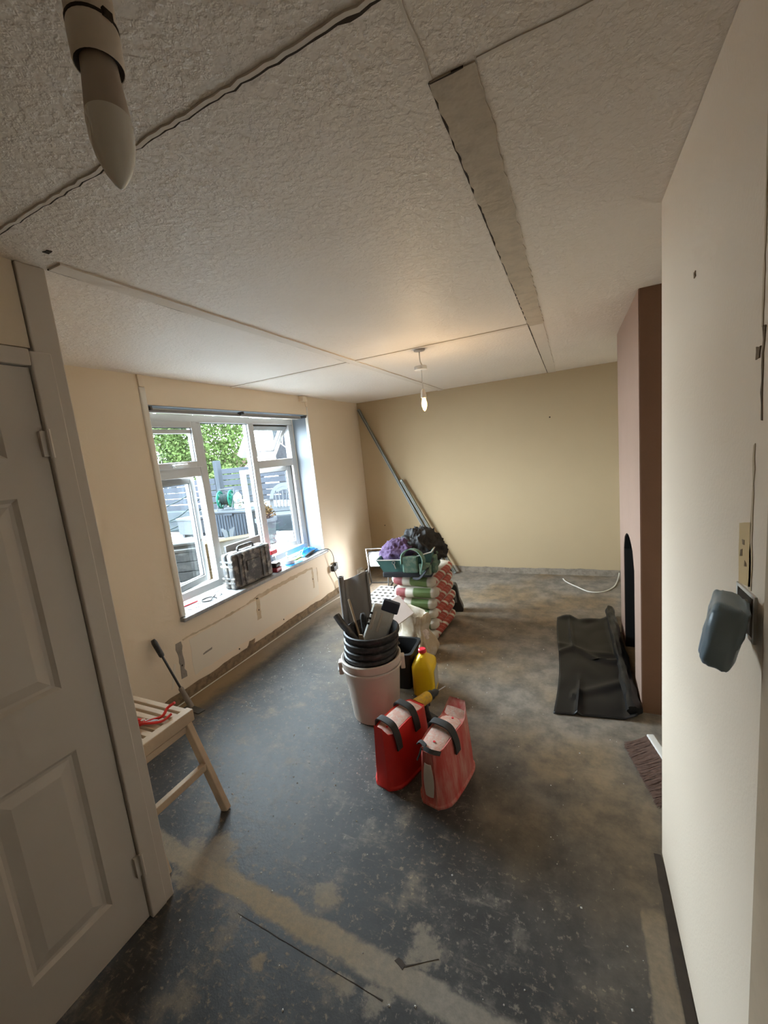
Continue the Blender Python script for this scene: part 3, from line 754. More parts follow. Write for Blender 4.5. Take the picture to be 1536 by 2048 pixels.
pt = thing('potted_plant', 'pale stone pot holding a dry orange-brown shrub in front of the garden chair', 'potted plant', (-4.36, 4.92, G))
MB().ring([(0.09, 0), (0.12, 0.02), (0.10, 0.06), (0.15, 0.34), (0.17, 0.36), (0.17, 0.41), (0.15, 0.41), (0.135, 0.36), (0.02, 0.36), (0.02, 0.02)], 20).build('pot', 'gardenwhite', pt, smooth=True)
m = MB()
for i in range(260):
    a = random.uniform(0, 6.28); e = random.uniform(0.15, 1.5); r = random.uniform(0.05, 0.20)
    p = Vector((math.cos(a) * math.cos(e) * r * 0.9, math.sin(a) * math.cos(e) * r * 0.9, 0.40 + math.sin(e) * r * 1.25))
    m.tube([(p.x * 0.1, p.y * 0.1, 0.36), p * 0.5 + Vector((0, 0, 0.2)), p], [0.003, 0.002, 0.001], 3, False)
    d = Vector((random.uniform(-1, 1), random.uniform(-1, 1), random.uniform(-0.3, 1))).normalized() * 0.022; s_ = d.orthogonal() * 0.6
    m.add([p - s_, p + d, p + s_, p - d], [(0, 1, 2, 3)])
o = m.build('dry_foliage', 'drystem', pt); o['kind'] = 'stuff'
# white trough left of the box and white bench block by the chair
m = MB(); m.box(-0.24, 0.24, -0.14, 0.14, 0.06, 0.36); m.box(-0.26, 0.26, -0.16, 0.16, 0.33, 0.38)
tr = tag(m.build('trough', 'gardenwhite', loc=(-6.62, 5.45, G), bevel=0.01), 'plain white garden trough left of the grey storage box', 'planter')
for sx in (-0.18, 0.18): MB().box(sx - 0.03, sx + 0.03, -0.1, 0.1, 0, 0.06).build('foot', 'gardenwhite', tr)
# butterfly on a stake
bf = thing('butterfly_ornament', 'white butterfly ornament on a thin stake in the gravel', 'ornament', (-5.25, 4.98, G), 26)
MB().tube([(0, 0, 0), (0, 0, 0.16)], 0.006, 6).build('stake', 'hose', bf)
for s_ in (-1, 1):
    w_ = [(0.008, 0.08), (0.05, 0.07), (0.075, 0.10), (0.09, 0.17), (0.12, 0.24), (0.085, 0.255), (0.055, 0.22), (0.03, 0.23), (0.012, 0.17)]
    MB().prism([(s_ * a, b) for a, b in w_], -0.006, 0.006, 'y').build('wing', 'gardenwhite', bf)
MB().tube([(0, 0, 0.06), (0, 0, 0.13), (0, 0, 0.20)], [0.006, 0.012, 0.008], 6).build('body', 'hose', bf)
# trailing hoses on the left
CL = ('uppermost', 'second highest', 'middle', 'second lowest', 'lowest')
for i, (pts) in enumerate(([(-7.75, 5.80, 0.98), (-7.3, 5.80, 1.10), (-6.85, 5.80, 1.27)], [(-7.9, 5.78, 0.63), (-7.35, 5.78, 0.78), (-6.75, 5.80, 1.10)], [(-7.9, 5.74, 0.66), (-7.3, 5.72, 0.70), (-6.7, 5.78, 0.90)], [(-7.95, 5.70, 0.44), (-7.3, 5.68, 0.60), (-6.7, 5.74, 0.92)], [(-7.95, 5.66, 0.47), (-7.3, 5.66, 0.52), (-6.7, 5.70, 0.72)])):
    m = MB(); m.tube(smooth_path(pts, 5), 0.012, 6)
    tag(m.build('garden_cane', 'hose', smooth=True), CL[i] + ' thin dark green bent cane by the low garden wall', 'cane', 'canes along the garden wall')
# timber planter near the window
pl = thing('timber_planter', 'weathered board planter outside the lower left casement', 'planter', (-4.25, 3.25, G), 30)
for i in range(3):
    for (x0, x1, y0, y1) in ((-0.40, 0.40, -0.22, -0.195), (-0.40, 0.40, 0.195, 0.22), (-0.40, -0.375, -0.195, 0.195), (0.375, 0.40, -0.195, 0.195)):
        MB().box(x0, x1, y0, y1, 0.01 + i * 0.115, 0.115 + i * 0.115).build('board', 'timber', pl, bevel=0.004)
m = MB(); m.box(-0.43, 0.43, -0.25, -0.17, 0.352, 0.38); m.box(-0.43, 0.43, 0.17, 0.25, 0.352, 0.38); m.box(-0.43, -0.35, -0.17, 0.17, 0.352, 0.38); m.box(0.35, 0.43, -0.17, 0.17, 0.352, 0.38)
m.build('capping', 'timber', pl, bevel=0.004)
m = MB(); m.grid(lambda u, v: ((u - 0.5) * 0.74, (v - 0.5) * 0.38, 0.31 + 0.02 * mnoise.noise(Vector((u * 6, v * 5, 0)))), 10, 6); m.build('soil', 'bark', pl)
for x, y, z in ((-3.56, 3.36, 0.0), (-3.57, 3.37, 0.152), (-3.55, 3.35, 0.304)):
    m = MB(); m.box(-0.10, 0.10, -0.26, 0.26, z, z + 0.15)
    o = m.build('timber_sleeper', 'oaktimber', loc=(x, y, G), bevel=0.01); o.rotation_euler = (0, 0, R(-38))
    tag(o, {0.0: 'lowest', 0.152: 'middle', 0.304: 'topmost'}[z] + ' yellowish timber sleeper stacked outside the window', 'timber', 'sleepers outside the window')
# trees beyond the fence
def tree(loc, rx, ry, rz, zc, mt, n, lab, cat='tree'):
    t = thing('garden_tree', lab, cat, (loc[0], loc[1], G), 0, 'trees beyond the fence')
    MB().tube([(0, 0, 0), (0.05, 0, zc * 0.5), (0, 0.05, zc)], [0.12, 0.09, 0.04], 8).build('trunk', 'bark', t)
    V = []; F = []
    for i in range(n):
        d = Vector((random.gauss(0, 1), random.gauss(0, 1), random.gauss(0, 1))).normalized()
        r = random.uniform(0.55, 1.0) * (1 + 0.22 * mnoise.noise(d * 2.3 + Vector((loc[0], loc[1], 0))))
        p = Vector((d.x * rx * r, d.y * ry * r, zc + d.z * rz * r))
        if p.z < 0.05: continue
        a = Vector((random.uniform(-1, 1), random.uniform(-1, 1), random.uniform(-1, 1))).normalized(); b = a.orthogonal().normalized(); s_ = random.uniform(0.025, 0.060)
        o_ = len(V); V += [p - a * s_, p + b * s_ * 0.55, p + a * s_, p - b * s_ * 0.55]; F.append((o_, o_ + 1, o_ + 2, o_ + 3))
    o = MB().add(V, F).build('foliage', mt, t); o['kind'] = 'stuff'
tree((-9.5, 8.6), 1.5, 1.1, 1.6, 2.3, 'leaf', 15000, 'leafy bright green tree behind the fence post')
tree((-13.2, 9.4), 2.0, 1.4, 1.6, 1.9, 'leaf2', 15000, 'dark bluish green bushy tree seen in the left vent window')
tree((-7.75, 7.6), 0.5, 0.5, 0.55, 0.75, 'leaf', 4000, 'small light green shrub in front of the neighbouring house', 'shrub')
tree((-15.0, 13.5), 2.8, 1.6, 2.6, 2.9, 'leaf2', 10000, 'large far green tree at the left end of the fence')
# neighbouring house
nh = thing('neighbour_house', 'pebbledashed neighbouring house beyond the fence with brown tiled lean-to', 'house', (-5.2, 11.0, G))
MB().box(-3.75, 4.5, 0, 3, 0, 4.6).build('wall', 'render', nh)
m = MB(); m.prism([(-0.9, 1.15), (0.0, 1.75), (0.0, 1.65), (-0.9, 1.05)], -5.6, -4.5, 'x'); m.build('lean_to_roof', 'rooftile', nh)
MB().box(-5.5, -4.6, -0.8, 0.3, 0, 1.1).build('lean_to_wall', 'render', nh)

# ================================================================== ON THE WINDOW BOARD
SZ = WZ0 + 0.0325
cs = thing('tool_case', 'dusty black ribbed power-tool case standing on the window board', 'tool case', (-2.735, 2.76, SZ), -3)
def rbox(m, x0, x1, y0, y1, z0, z1, ins=0.03):
    m.box(x0, x1, y0, y1, z0, z1)
m = MB(); m.box(-0.065, 0.0, -0.235, 0.235, 0, 0.315); m.build('case_lid', 'case', cs, bevel=0.022, seg=3)
m = MB(); m.box(0.004, 0.075, -0.235, 0.235, 0, 0.315); m.build('case_body', 'case', cs, bevel=0.022, seg=3)
for z in (0.05, 0.09, 0.20, 0.24): MB().box(-0.072, 0.082, -0.242, -0.228, z, z + 0.018).build('rib', 'case', cs, bevel=0.004)
for y in (-0.17, -0.12, 0.10, 0.16): MB().box(0.072, 0.082, y, y + 0.02, 0.02, 0.295).build('rib', 'case', cs, bevel=0.004)
m = MB(); m.box(0.074, 0.083, -0.08, 0.08, 0.13, 0.22); m.build('name_plate', 'case', cs, bevel=0.003)
for y in (-0.16, 0.16):
    MB().box(-0.03, 0.045, y - 0.03, y + 0.03, 0.30, 0.322).build('latch', 'lightgrey', cs, bevel=0.004)
m = MB(); m.tube(smooth_path([(0, -0.09, 0.315), (0, -0.085, 0.345), (0, -0.04, 0.352), (0, 0.04, 0.352), (0, 0.085, 0.345), (0, 0.09, 0.315)], 4), 0.011, 8); m.build('handle', 'case', cs, smooth=True)
bd = MB().box(-0.012, 0.012, -0.20, 0.25, 0, 0.37).build('spirit_level', 'greyplast', loc=(-2.835, 2.82, SZ), bevel=0.003)
tag(bd, 'grey bar leaning behind the dusty tool case', 'level')
tb = thing('clear_tub', 'clear plastic tub with a red lid beside the tool case', 'tub', (-2.79, 3.155, SZ))
MB().ring([(0.038, 0), (0.045, 0.15), (0.043, 0.15), (0.036, 0.003), (0.004, 0.003), (0.004, 0)], 18).build('body', 'clear', tb, smooth=True)
MB().box(-0.045, 0.045, -0.045, 0.045, 0.15, 0.195).build('lid', 'redcap', tb, bevel=0.008)
tm = thing('tape_measure', 'maroon and black tape measure in front of the clear tub', 'tape measure', (-2.685, 3.07, SZ), 8)
MB().box(-0.04, 0.04, -0.05, 0.05, 0, 0.045).build('case', 'maroon', tm, bevel=0.008)
MB().box(-0.036, 0.036, -0.045, 0.045, 0.0455, 0.085).build('grip', 'blackrub', tm, bevel=0.012)
MB().box(-0.038, 0.038, -0.047, 0.047, 0.087, 0.096).build('belt_clip', 'lightgrey', tm, bevel=0.003)
tp = MB().ring([(0.032, 0), (0.052, 0), (0.052, 0.04), (0.032, 0.04)], 24).build('masking_tape_roll', 'tape', loc=(-2.70, 3.305, SZ + 0.012), bevel=0.002, smooth=True)
tag(tp, 'roll of white masking tape lying on blue plastic', 'tape')
def cloth_patch(name, mt, loc, sx, sy, h, seed, label, cat, rz=0, nu=16, nv=14, base=0.004):
    m = MB()
    def fn(u, v):
        x, y = (u - 0.5) * sx, (v - 0.5) * sy
        e = min(1, 3.2 * min(u, 1 - u, v, 1 - v) + 0.05)
        z = base + h * e * (0.45 + 0.9 * abs(mnoise.noise(Vector((u * 3.1 + seed, v * 3.1, seed)))) + 0.25 * mnoise.noise(Vector((u * 9, v * 9, seed))))
        w_ = 0.10 * mnoise.noise(Vector((u * 2, v * 2, seed + 5)))
        return (x + w_ * sx, y + w_ * sy, max(base, z))
    m.grid(fn, nu, nv)
    o = m.build(name, mt, loc=loc, smooth=True, mods=(('SOLIDIFY', dict(thickness=0.003, offset=-1)), ('SUBSURF', dict(levels=1, render_levels=1))))
    o.rotation_euler = (0, 0, R(rz))
    return tag(o, label, cat)
cloth_patch('plastic_bag', 'bluebag', (-2.69, 3.33, SZ), 0.13, 0.24, 0.012, 3, 'small crumpled blue plastic sheet under the masking tape', 'plastic sheet')
cloth_patch('plastic_bag', 'bluebag', (-2.77, 3.72, SZ), 0.15, 0.30, 0.10, 8, 'crumpled bright blue plastic bag at the right end of the window board', 'plastic bag')
kn = thing('multi_tool', 'black hand tool lying in front of the blue plastic bag', 'hand tool', (-2.69, 3.66, SZ), 12)
MB().tube([(0, -0.12, 0.016), (0, -0.02, 0.02), (0, 0.10, 0.022)], [0.012, 0.016, 0.014], 8).build('handle', 'black', kn, smooth=True)
MB().box(-0.012, 0.012, 0.10, 0.20, 0.012, 0.030).build('head', 'black', kn, bevel=0.003)
pk = MB().box(-0.009, 0.009, -0.11, 0.11, 0, 0.014).build('marker_pen', 'penc_y', loc=(-2.74, 3.50, SZ + 0.002), bevel=0.004)
pk.rotation_euler = (0, 0, R(6)); tag(pk, 'yellow-green marker pen on the window board', 'pen')
pk = MB().box(-0.008, 0.008, -0.10, 0.10, 0, 0.012).build('pencil_stick', 'white', loc=(-2.765, 3.47, SZ + 0.002), bevel=0.003)
pk.rotation_euler = (0, 0, R(9)); tag(pk, 'white stick lying beside the yellow-green marker', 'stick')
sl = MB().lathe([(0.012, 0), (0.016, 0.01), (0.016, 0.05), (0.006, 0.06), (0.005, 0.085), (0.009, 0.09)], 12).build('small_bottle', 'lightgrey', loc=(-2.815, 3.42, SZ), smooth=True)
tag(sl, 'tiny pale nozzle bottle by the window frame', 'bottle')
hk = MB(); hk.tube(smooth_path([(0.04, 0.03, 0.006), (-0.01, 0.05, 0.006), (-0.05, 0.02, 0.006), (-0.05, -0.04, 0.006), (-0.005, -0.06, 0.006), (0.035, -0.03, 0.006), (0.02, 0.0, 0.01), (-0.02, 0.075, 0.012)], 5), 0.005, 6)
tag(hk.build('wire_loop', 'darksteel', loc=(-2.745, 2.30, SZ), smooth=True), 'dark bent wire loop on the left of the window board', 'wire')
for i, (x, y, a) in enumerate(((-2.72, 2.08, 20), (-2.70, 2.13, 75), (-2.71, 2.19, 140), (-2.76, 2.20, 60), (-2.73, 2.40, 100), (-2.76, 2.42, 10))):
    m = MB(); m.tube([(-0.018, 0, 0.004), (0.014, 0, 0.004)], 0.002, 6); m.lathe([(0.0045, 0), (0.002, 0.004)], 8, Matrix.Translation((0.014, 0, 0.0045)) @ Matrix.Rotation(R(-90), 4, 'Y'))
    o = m.build('screw', 'darksteel', loc=(x, y, SZ)); o.rotation_euler = (0, 0, R(a)); tag(o, 'small dark screw scattered on the left end of the window board', 'screw', 'screws on the window board')
rp = MB().tube([(0, -0.09, 0.005), (0, 0.09, 0.005)], 0.005, 6).build('pencil', 'redcap', loc=(-2.83, 2.15, SZ)); rp.rotation_euler = (0, 0, R(-4)); tag(rp, 'red pencil lying against the window frame', 'pencil')

# ================================================================== SOCKETS AND CABLES
sk = thing('wall_socket', 'white double socket with a black charger plugged in below the window', 'socket', (XL, 4.03, 0.35))
MB().box(0, 0.012, -0.07, 0.075, -0.043, 0.043).build('faceplate', 'white', sk, bevel=0.003)
MB().box(0.012, 0.06, -0.055, 0.0, -0.035, 0.03).build('plug', 'black', sk, bevel=0.006)
MB().box(0.012, 0.05, 0.010, 0.055, -0.03, 0.055).build('charger', 'black', sk, bevel=0.005)
m = MB(); m.tube(smooth_path([(XL - 0.02, 3.80, SZ + 0.01), (XL + 0.06, 3.90, SZ + 0.008), (XL + 0.07, 3.97, 0.52), (XL + 0.05, 4.0, 0.40), (XL + 0.05, 3.99, 0.33), (XL + 0.05, 4.04, 0.22), (XL + 0.06, 4.12, 0.06), (XL + 0.10, 4.17, 0.007), (XL + 0.15, 4.13, 0.02)], 6), 0.004, 6)
tag(m.build('power_lead', 'black', smooth=True), 'thin black lead hanging from the window board past the socket', 'cable')
sk = thing('wall_socket', 'white low socket near the far corner', 'socket', (XL, 4.66, 0.10))
MB().box(0, 0.03, -0.06, 0.06, -0.045, 0.045).build('faceplate', 'white', sk, bevel=0.004)
MB().box(0.03, 0.075, -0.03, 0.03, -0.03, 0.03).build('plug', 'offwhite', sk, bevel=0.006)
m = MB(); m.tube([(-2.48 + 0.055 * math.cos(a), 4.30 + 0.075 * math.sin(a), 0.006 + a * 0.0009) for a in [i * 0.3 for i in range(55)]], 0.005, 6)
tag(m.build('coiled_cable', 'offwhite', smooth=True), 'small coil of white cable on the floor in the far corner', 'cable')
m = MB(); m.tube(smooth_path([(-2.36, 4.10, 0.006), (-2.18, 3.98, 0.006), (-2.02, 4.02, 0.006), (-1.99, 4.28, 0.006), (-2.03, 4.50, 0.05), (-2.10, 4.50, 0.20)], 6), 0.005, 6)
tag(m.build('lamp_lead', 'darksteel', smooth=True), 'dark lead running over the floor to the work light', 'cable')
o = MB().box(-0.09, 0.09, -0.03, 0.03, 0, 0.04).build('extension_block', 'blackrub', loc=(-2.43, 4.12, 0.0), bevel=0.006); o.rotation_euler = (0, 0, R(35)); tag(o, 'dark extension block on the floor in the far corner', 'extension lead')
m = MB(); m.tube(smooth_path([(XL + 0.03, 1.70, 0.006), (XL + 0.035, 2.2, 0.006), (XL + 0.04, 2.8, 0.006), (XL + 0.05, 3.4, 0.006), (XL + 0.08, 3.9, 0.006), (XL + 0.14, 4.25, 0.006), (XL + 0.05, 4.6, 0.02)], 8), 0.004, 6)
tag(m.build('floor_cable', 'offwhite', smooth=True), 'white cable lying along the foot of the window wall', 'cable')
m = MB(); m.tube(smooth_path([(-0.14, 4.95, 0.006), (-0.10, 4.84, 0.006), (0.0, 4.70, 0.006), (0.12, 4.56, 0.006), (0.25, 4.58, 0.006), (0.36, 4.75, 0.006), (0.42, 5.0, 0.012), (0.44, 5.09, 0.05)], 8), 0.006, 6)
tag(m.build('loose_cable', 'offwhite', smooth=True), 'loose white cable looping on the floor by the far wall', 'cable')

# ================================================================== LIGHTS OF THE ROOM
pd = thing('pendant_light', 'lit pendant bulb hanging bare from the ceiling in the middle of the room', 'lamp', (-0.952, 2.86, H))
MB().lathe([(0.012, -0.020), (0.038, -0.014), (0.040, -0.007), (0.040, 0)], 20).build('ceiling_rose', 'bulbneck', pd, smooth=True)
m = MB(); m.tube(smooth_path([(0, 0, -0.015), (0.0, 0, -0.08), (0.012, 0, -0.115), (0.006, 0, -0.14), (0.006, 0, -0.28)], 4), [0.005] * 9 + [0.003] * 8, 6); m.build('flex', 'offwhite', pd, smooth=True)
MB().lathe([(0.010, -0.145), (0.044, -0.142), (0.046, -0.130), (0.044, -0.118), (0.012, -0.112)], 20).build('rose_cover', 'white', pd, smooth=True)
MB().lathe([(0.006, -0.275), (0.014, -0.285), (0.020, -0.315), (0.020, -0.335), (0.012, -0.335)], 16, Matrix.Translation((0.006, 0, 0))).build('lamp_holder', 'holder', pd, smooth=True)
MT['bulbon'] = emit('glowing_warm_bulb', (1.0, 0.70, 0.30), 2.6)
MB().lathe([(0.013, -0.336), (0.014, -0.345), (0.020, -0.372), (0.019, -0.392), (0.010, -0.418), (0.0, -0.428)], 16, Matrix.Translation((0.006, 0, 0))).build('bulb', 'bulbon', pd, smooth=True)
L = bpy.data.objects.new('bulb_glow', bpy.data.lights.new('bulb_glow', 'POINT')); C.objects.link(L); L.parent = pd
L.location = (0.006, 0, -0.46); L.data.energy = 5.5; L.data.color = (1.0, 0.70, 0.38); L.data.shadow_soft_size = 0.03

nb = thing('unlit_pendant', 'unlit candle bulb in a cream holder hanging close to the camera', 'lamp', (-0.364, 0.285, H))
MB().lathe([(0.010, -0.020), (0.036, -0.014), (0.040, -0.006), (0.040, 0)], 20).build('ceiling_rose', 'holder', nb, smooth=True)
MB().tube([(0, 0, -0.015), (0, 0, -0.255)], 0.0035, 8).build('flex', 'offwhite', nb)
MB().lathe([(0.006, -0.248), (0.015, -0.256), (0.0190, -0.272), (0.0195, -0.294)], 28).build('holder_top', 'holder', nb, smooth=True)
m = MB(); m.ring([(0.0195, -0.294), (0.0203, -0.2945), (0.0203, -0.2965), (0.0195, -0.297), (0.014, -0.297), (0.014, -0.294)], 28)
m.box(0.018, 0.022, -0.004, 0.004, -0.298, -0.292); m.box(-0.022, -0.018, -0.004, 0.004, -0.298, -0.292); m.build('holder_seam', 'gap', nb)
m = MB(); m.ring([(0.0197, -0.297), (0.0203, -0.300), (0.0200, -0.324), (0.0192, -0.326), (0.0186, -0.324), (0.0186, -0.300)], 28); m.build('holder_skirt', 'holder', nb, smooth=True)
MB().ring([(0.0187, -0.3225), (0.0187, -0.3255), (0.0145, -0.3225), (0.0145, -0.318)], 28).build('skirt_gap', 'gap', nb, smooth=True)
MB().lathe([(0.0140, -0.315), (0.0148, -0.330), (0.0168, -0.352), (0.0178, -0.3635)], 28).build('bulb_collar', 'bulbneck', nb, smooth=True)
MB().lathe([(0.0177, -0.3635), (0.0184, -0.372), (0.0178, -0.384), (0.0150, -0.398), (0.0100, -0.410), (0.0045, -0.4185), (0.0016, -0.4215), (0.0, -0.422)], 32).build('bulb_globe', 'bulboff', nb, smooth=True)

wl = thing('work_light', 'glaring white site work light with a tubular frame in the far corner', 'work light', (-2.235, 4.38, 0.0), 12)
MT['led'] = emit('led_diffuser', (0.93, 0.97, 1.0), 54)
MB().box(-0.075, 0.075, -0.045, 0.028, 0.285, 0.425).build('diffuser', 'led', wl, bevel=0.012)
MB().box(-0.11, 0.11, 0.03, 0.075, 0.255, 0.455).build('housing', 'blackrub', wl, bevel=0.01)
m = MB(); m.tube([(-0.125, 0.05, 0.24), (-0.125, 0.0, 0.50), (0.125, 0.0, 0.50), (0.125, 0.05, 0.24)], 0.009, 8); m.build('handle_frame', 'steel', wl, smooth=True)
m = MB()
for sx in (-1, 1):
    m.tube([(sx * 0.125, 0.06, 0.28), (sx * 0.14, -0.10, 0.009), (sx * 0.14, 0.16, 0.009), (sx * 0.125, 0.06, 0.28)], 0.009, 8)
m.tube([(-0.14, 0.16, 0.009), (0.14, 0.16, 0.009)], 0.009, 8); m.build('stand', 'darksteel', wl, smooth=True)

# ================================================================== POLES, SACKS, BAG
for i, (top, bot, wx, wy, lab) in enumerate((((-2.628, 5.085, 2.26), (-1.53, 5.06, 0.012), 0.030, 0.05, 'long grey aluminium straight edge leaning into the far corner'),
                              ((-2.085, 5.055, 1.27), (-1.43, 5.02, 0.012), 0.030, 0.05, 'shorter grey aluminium straight edge leaning beside the long one'))):
    p = thing('straight_edge', lab, 'straight edge', bot, 0, 'aluminium straight edges')
    b, t_ = Vector((0, 0, 0)), Vector(top) - Vector(bot)
    MB().bar(b, t_, wx, wy, (0, 1, 0)).build('profile', 'alu', p, bevel=0.004)
    m = MB(); d_ = t_.normalized(); m.bar(d_ * 0.02 + Vector((0.0, -0.028, 0)), t_ - d_ * 0.02 + Vector((0, -0.028, 0)), 0.008, 0.006, (0, 1, 0)); m.build('groove', 'darksteel', p)

def sack_mesh():
    m = MB(); n = 14
    def sp(u, v):
        # superellipsoid pillow .42 x .62 x .12
        th = (u - 0.5) * 2 * math.pi; ph = (v - 0.5) * math.pi
        f = lambda c, e: math.copysign(abs(c) ** e, c)
        x = 0.205 * f(math.cos(ph), 0.35) * f(math.cos(th), 0.28); y = 0.305 * f(math.cos(ph), 0.35) * f(math.sin(th), 0.28)
        z = 0.056 * f(math.sin(ph), 0.75)
        k_ = 1 + 0.05 * mnoise.noise(Vector((x * 9, y * 9, z * 20)))
        z += 0.006 * mnoise.noise(Vector((x * 14, y * 14, 3)))
        return (x * k_, y * k_, z)
    m.grid(sp, 40, 14); return m.mesh('plaster_sack', 'sack', smooth=True, merge=True)
sme = sack_mesh()
ords = ['lowest', 'second lowest', 'third lowest', 'fourth lowest', 'second from the top', 'topmost']
for i in range(6):
    o = bpy.data.objects.new('plaster_sack', sme); C.objects.link(o)
    o.location = (-1.27 + random.uniform(-0.012, 0.012), 3.40 + random.uniform(-0.02, 0.02), 0.056 + i * 0.098)
    o.rotation_euler = (R(random.uniform(-1, 1)), R(random.uniform(-1.5, 1.5)), R(random.uniform(-3, 3)))
    tag(o, ords[i] + ' red and green printed plaster sack in the stack', 'sack', 'stack of plaster sacks')
STZ = 0.056 + 5 * 0.098 + 0.058

def lump(name, mt, loc, r, seed, amp, parent, fold=3.0, cut=0.0, rz=0):
    m = MB(); nu, nv = 90, 46
    def fn(u, v):
        th = u * 2 * math.pi; ph = (v - 0.5) * math.pi
        d = Vector((math.cos(ph) * math.cos(th), math.cos(ph) * math.sin(th), math.sin(ph)))
        q = d * fold + Vector((seed, seed * 2, 0)); q = q + 0.5 * Vector((mnoise.noise(q * 0.8), mnoise.noise(q * 0.8 + Vector((5, 5, 5))), 0))
        rid = lambda x: 1 - 2.2 * abs(mnoise.noise(x)) ** 0.8
        k_ = 1 + amp * 0.75 * rid(q * 0.6) + amp * 0.55 * rid(q * 1.5) + amp * 0.30 * rid(q * 3.3) - amp * 0.3
        return (d.x * r[0] * k_, d.y * r[1] * k_, max(cut, d.z * r[2] * k_))
    m.grid(fn, nu, nv)
    o = m.build(name, mt, parent, loc, merge=True)
    o.data.shade_smooth(); o.rotation_euler = (0, 0, R(rz)); return o

tbg = thing('tool_bag', 'teal open tool bag with green pockets resting on the plaster sacks', 'tool bag', (-1.295, 3.17, STZ + 0.012), 8)
def bag_wall():
    m = MB()
    bot = [(-0.20, -0.145), (0.20, -0.145), (0.20, 0.145), (-0.20, 0.145)]; top = [(-0.255, -0.165), (0.225, -0.165), (0.225, 0.165), (-0.255, 0.165)]
    def zt(x, y): return 0.155 + 0.06 * max(0, (x + 0.0) / 0.22)
    n = 8; V = []; F = []
    for k_ in range(3):
        t = k_ / 2
        for i in range(4):
            a, b = bot[i], bot[(i + 1) % 4]; c, d = top[i], top[(i + 1) % 4]
            for q in range(n):
                s_ = q / n
                x = (a[0] + (b[0] - a[0]) * s_) * (1 - t) + (c[0] + (d[0] - c[0]) * s_) * t
                y = (a[1] + (b[1] - a[1]) * s_) * (1 - t) + (c[1] + (d[1] - c[1]) * s_) * t
                V.append((x, y, 0.045 + (zt(x, y) - 0.045) * t))
    N_ = 4 * n
    for k_ in range(2):
        for i in range(N_): F.append((k_ * N_ + i, k_ * N_ + (i + 1) % N_, (k_ + 1) * N_ + (i + 1) % N_, (k_ + 1) * N_ + i))
    m.add(V, F)
    return m, V[2 * N_:]
mw, rim = bag_wall()
mw.build('bag_wall', 'teal', tbg, mods=(('SOLIDIFY', dict(thickness=0.012, offset=-1)),))
MB().box(-0.21, 0.21, -0.155, 0.155, 0, 0.05).build('base', 'canvasdark', tbg, bevel=0.012)
m = MB(); m.tube([Vector(p) for p in rim] + [Vector(rim[0])], 0.006, 6); m.build('rim_piping', 'lightgrey', tbg, smooth=True)
for (x, w_, h, z, mt) in ((0.045, 0.13, 0.14, 0.05, 'green'), (0.165, 0.10, 0.10, 0.03, 'green')):
    m = MB(); m.box(x - w_ / 2, x + w_ / 2, -0.20, -0.155, z, z + h); m.build('pocket', mt, tbg, bevel=0.015, seg=3)
for (y, z) in ((-0.09, 0.06), (0.03, 0.08)):
    MB().box(0.205, 0.25, y - 0.05, y + 0.05, z - 0.03, z + 0.11).build('pocket', 'green', tbg, bevel=0.015, seg=3)
m = MB(); m.ribbon(smooth_path([(-0.02, -0.19, 0.13), (-0.01, -0.18, 0.21), (0.05, -0.165, 0.245), (0.12, -0.17, 0.225), (0.16, -0.19, 0.16), (0.15, -0.215, 0.08)], 5), 0.035, (0.6, 0.8, 0), 0.008); m.build('carry_strap', 'green', tbg, smooth=True)
m = MB(); m.ribbon(smooth_path([(0.06, -0.20, 0.01), (0.12, -0.215, 0.015), (0.19, -0.20, 0.09), (0.235, -0.16, 0.16)], 5), 0.02, (0, 0.6, 0.8), 0.008); m.build('edge_webbing', 'canvasdark', tbg, smooth=True)
m = MB(); m.ring([(0.012 + 0.003 * math.cos(a), 0.003 * math.sin(a)) for a in [q * 1.047 for q in range(6)]], 14, Matrix.Translation((-0.10, -0.168, 0.135)) @ Matrix.Rotation(R(90), 4, 'X')); m.bar((-0.10, -0.165, 0.12), (-0.09, -0.16, 0.08), 0.012, 0.006); m.build('clip', 'chrome', tbg)
fl = lump('fleece_jacket', 'purple', (-1.36, 3.19, STZ + 0.14), (0.19, 0.155, 0.15), 2.0, 0.22, None, 3.0, -0.04, 10); tag(fl, 'crumpled purple fleece heaped in the tool bag', 'clothing')
bj = lump('dark_jacket', 'blackcloth', (-1.225, 3.28, STZ + 0.15), (0.20, 0.17, 0.205), 7.3, 0.22, None, 3.2, -0.03, 0); tag(bj, 'crumpled black jacket heaped on the right of the tool bag', 'clothing')

# perforated hop-up block
pb = thing('perforated_block', 'white slotted platform with pale yellow sides on the floor behind the buckets', 'platform', (-1.73, 3.66, 0.0), 0)
MB().box(-0.24, 0.24, -0.24, 0.24, 0.0, 0.18).build('body', 'ply', pb, bevel=0.004)
m = MB(); nx, ny = 8, 6; cw, chh = 0.49 / nx, 0.49 / ny
for i in range(nx):
    for j in range(ny):
        cx, cy = -0.245 + (i + 0.5) * cw, -0.245 + (j + 0.5) * chh
        sq = []; hl = []
        for q in range(12):
            a = 2 * math.pi * q / 12 + 0.26; c_, s_ = math.cos(a), math.sin(a); k_ = max(abs(c_), abs(s_))
            sq.append((cx + c_ / k_ * cw / 2, cy + s_ / k_ * chh / 2)); hl.append((cx + c_ * 0.021, cy + s_ * 0.021))
        V = [(x, y, 0.20) for x, y in sq] + [(x, y, 0.20) for x, y in hl] + [(x, y, 0.182) for x, y in hl]
        F = [(q, (q + 1) % 12, 12 + (q + 1) % 12, 12 + q) for q in range(12)] + [(12 + q, 12 + (q + 1) % 12, 24 + (q + 1) % 12, 24 + q) for q in range(12)]
        m.add(V, F)
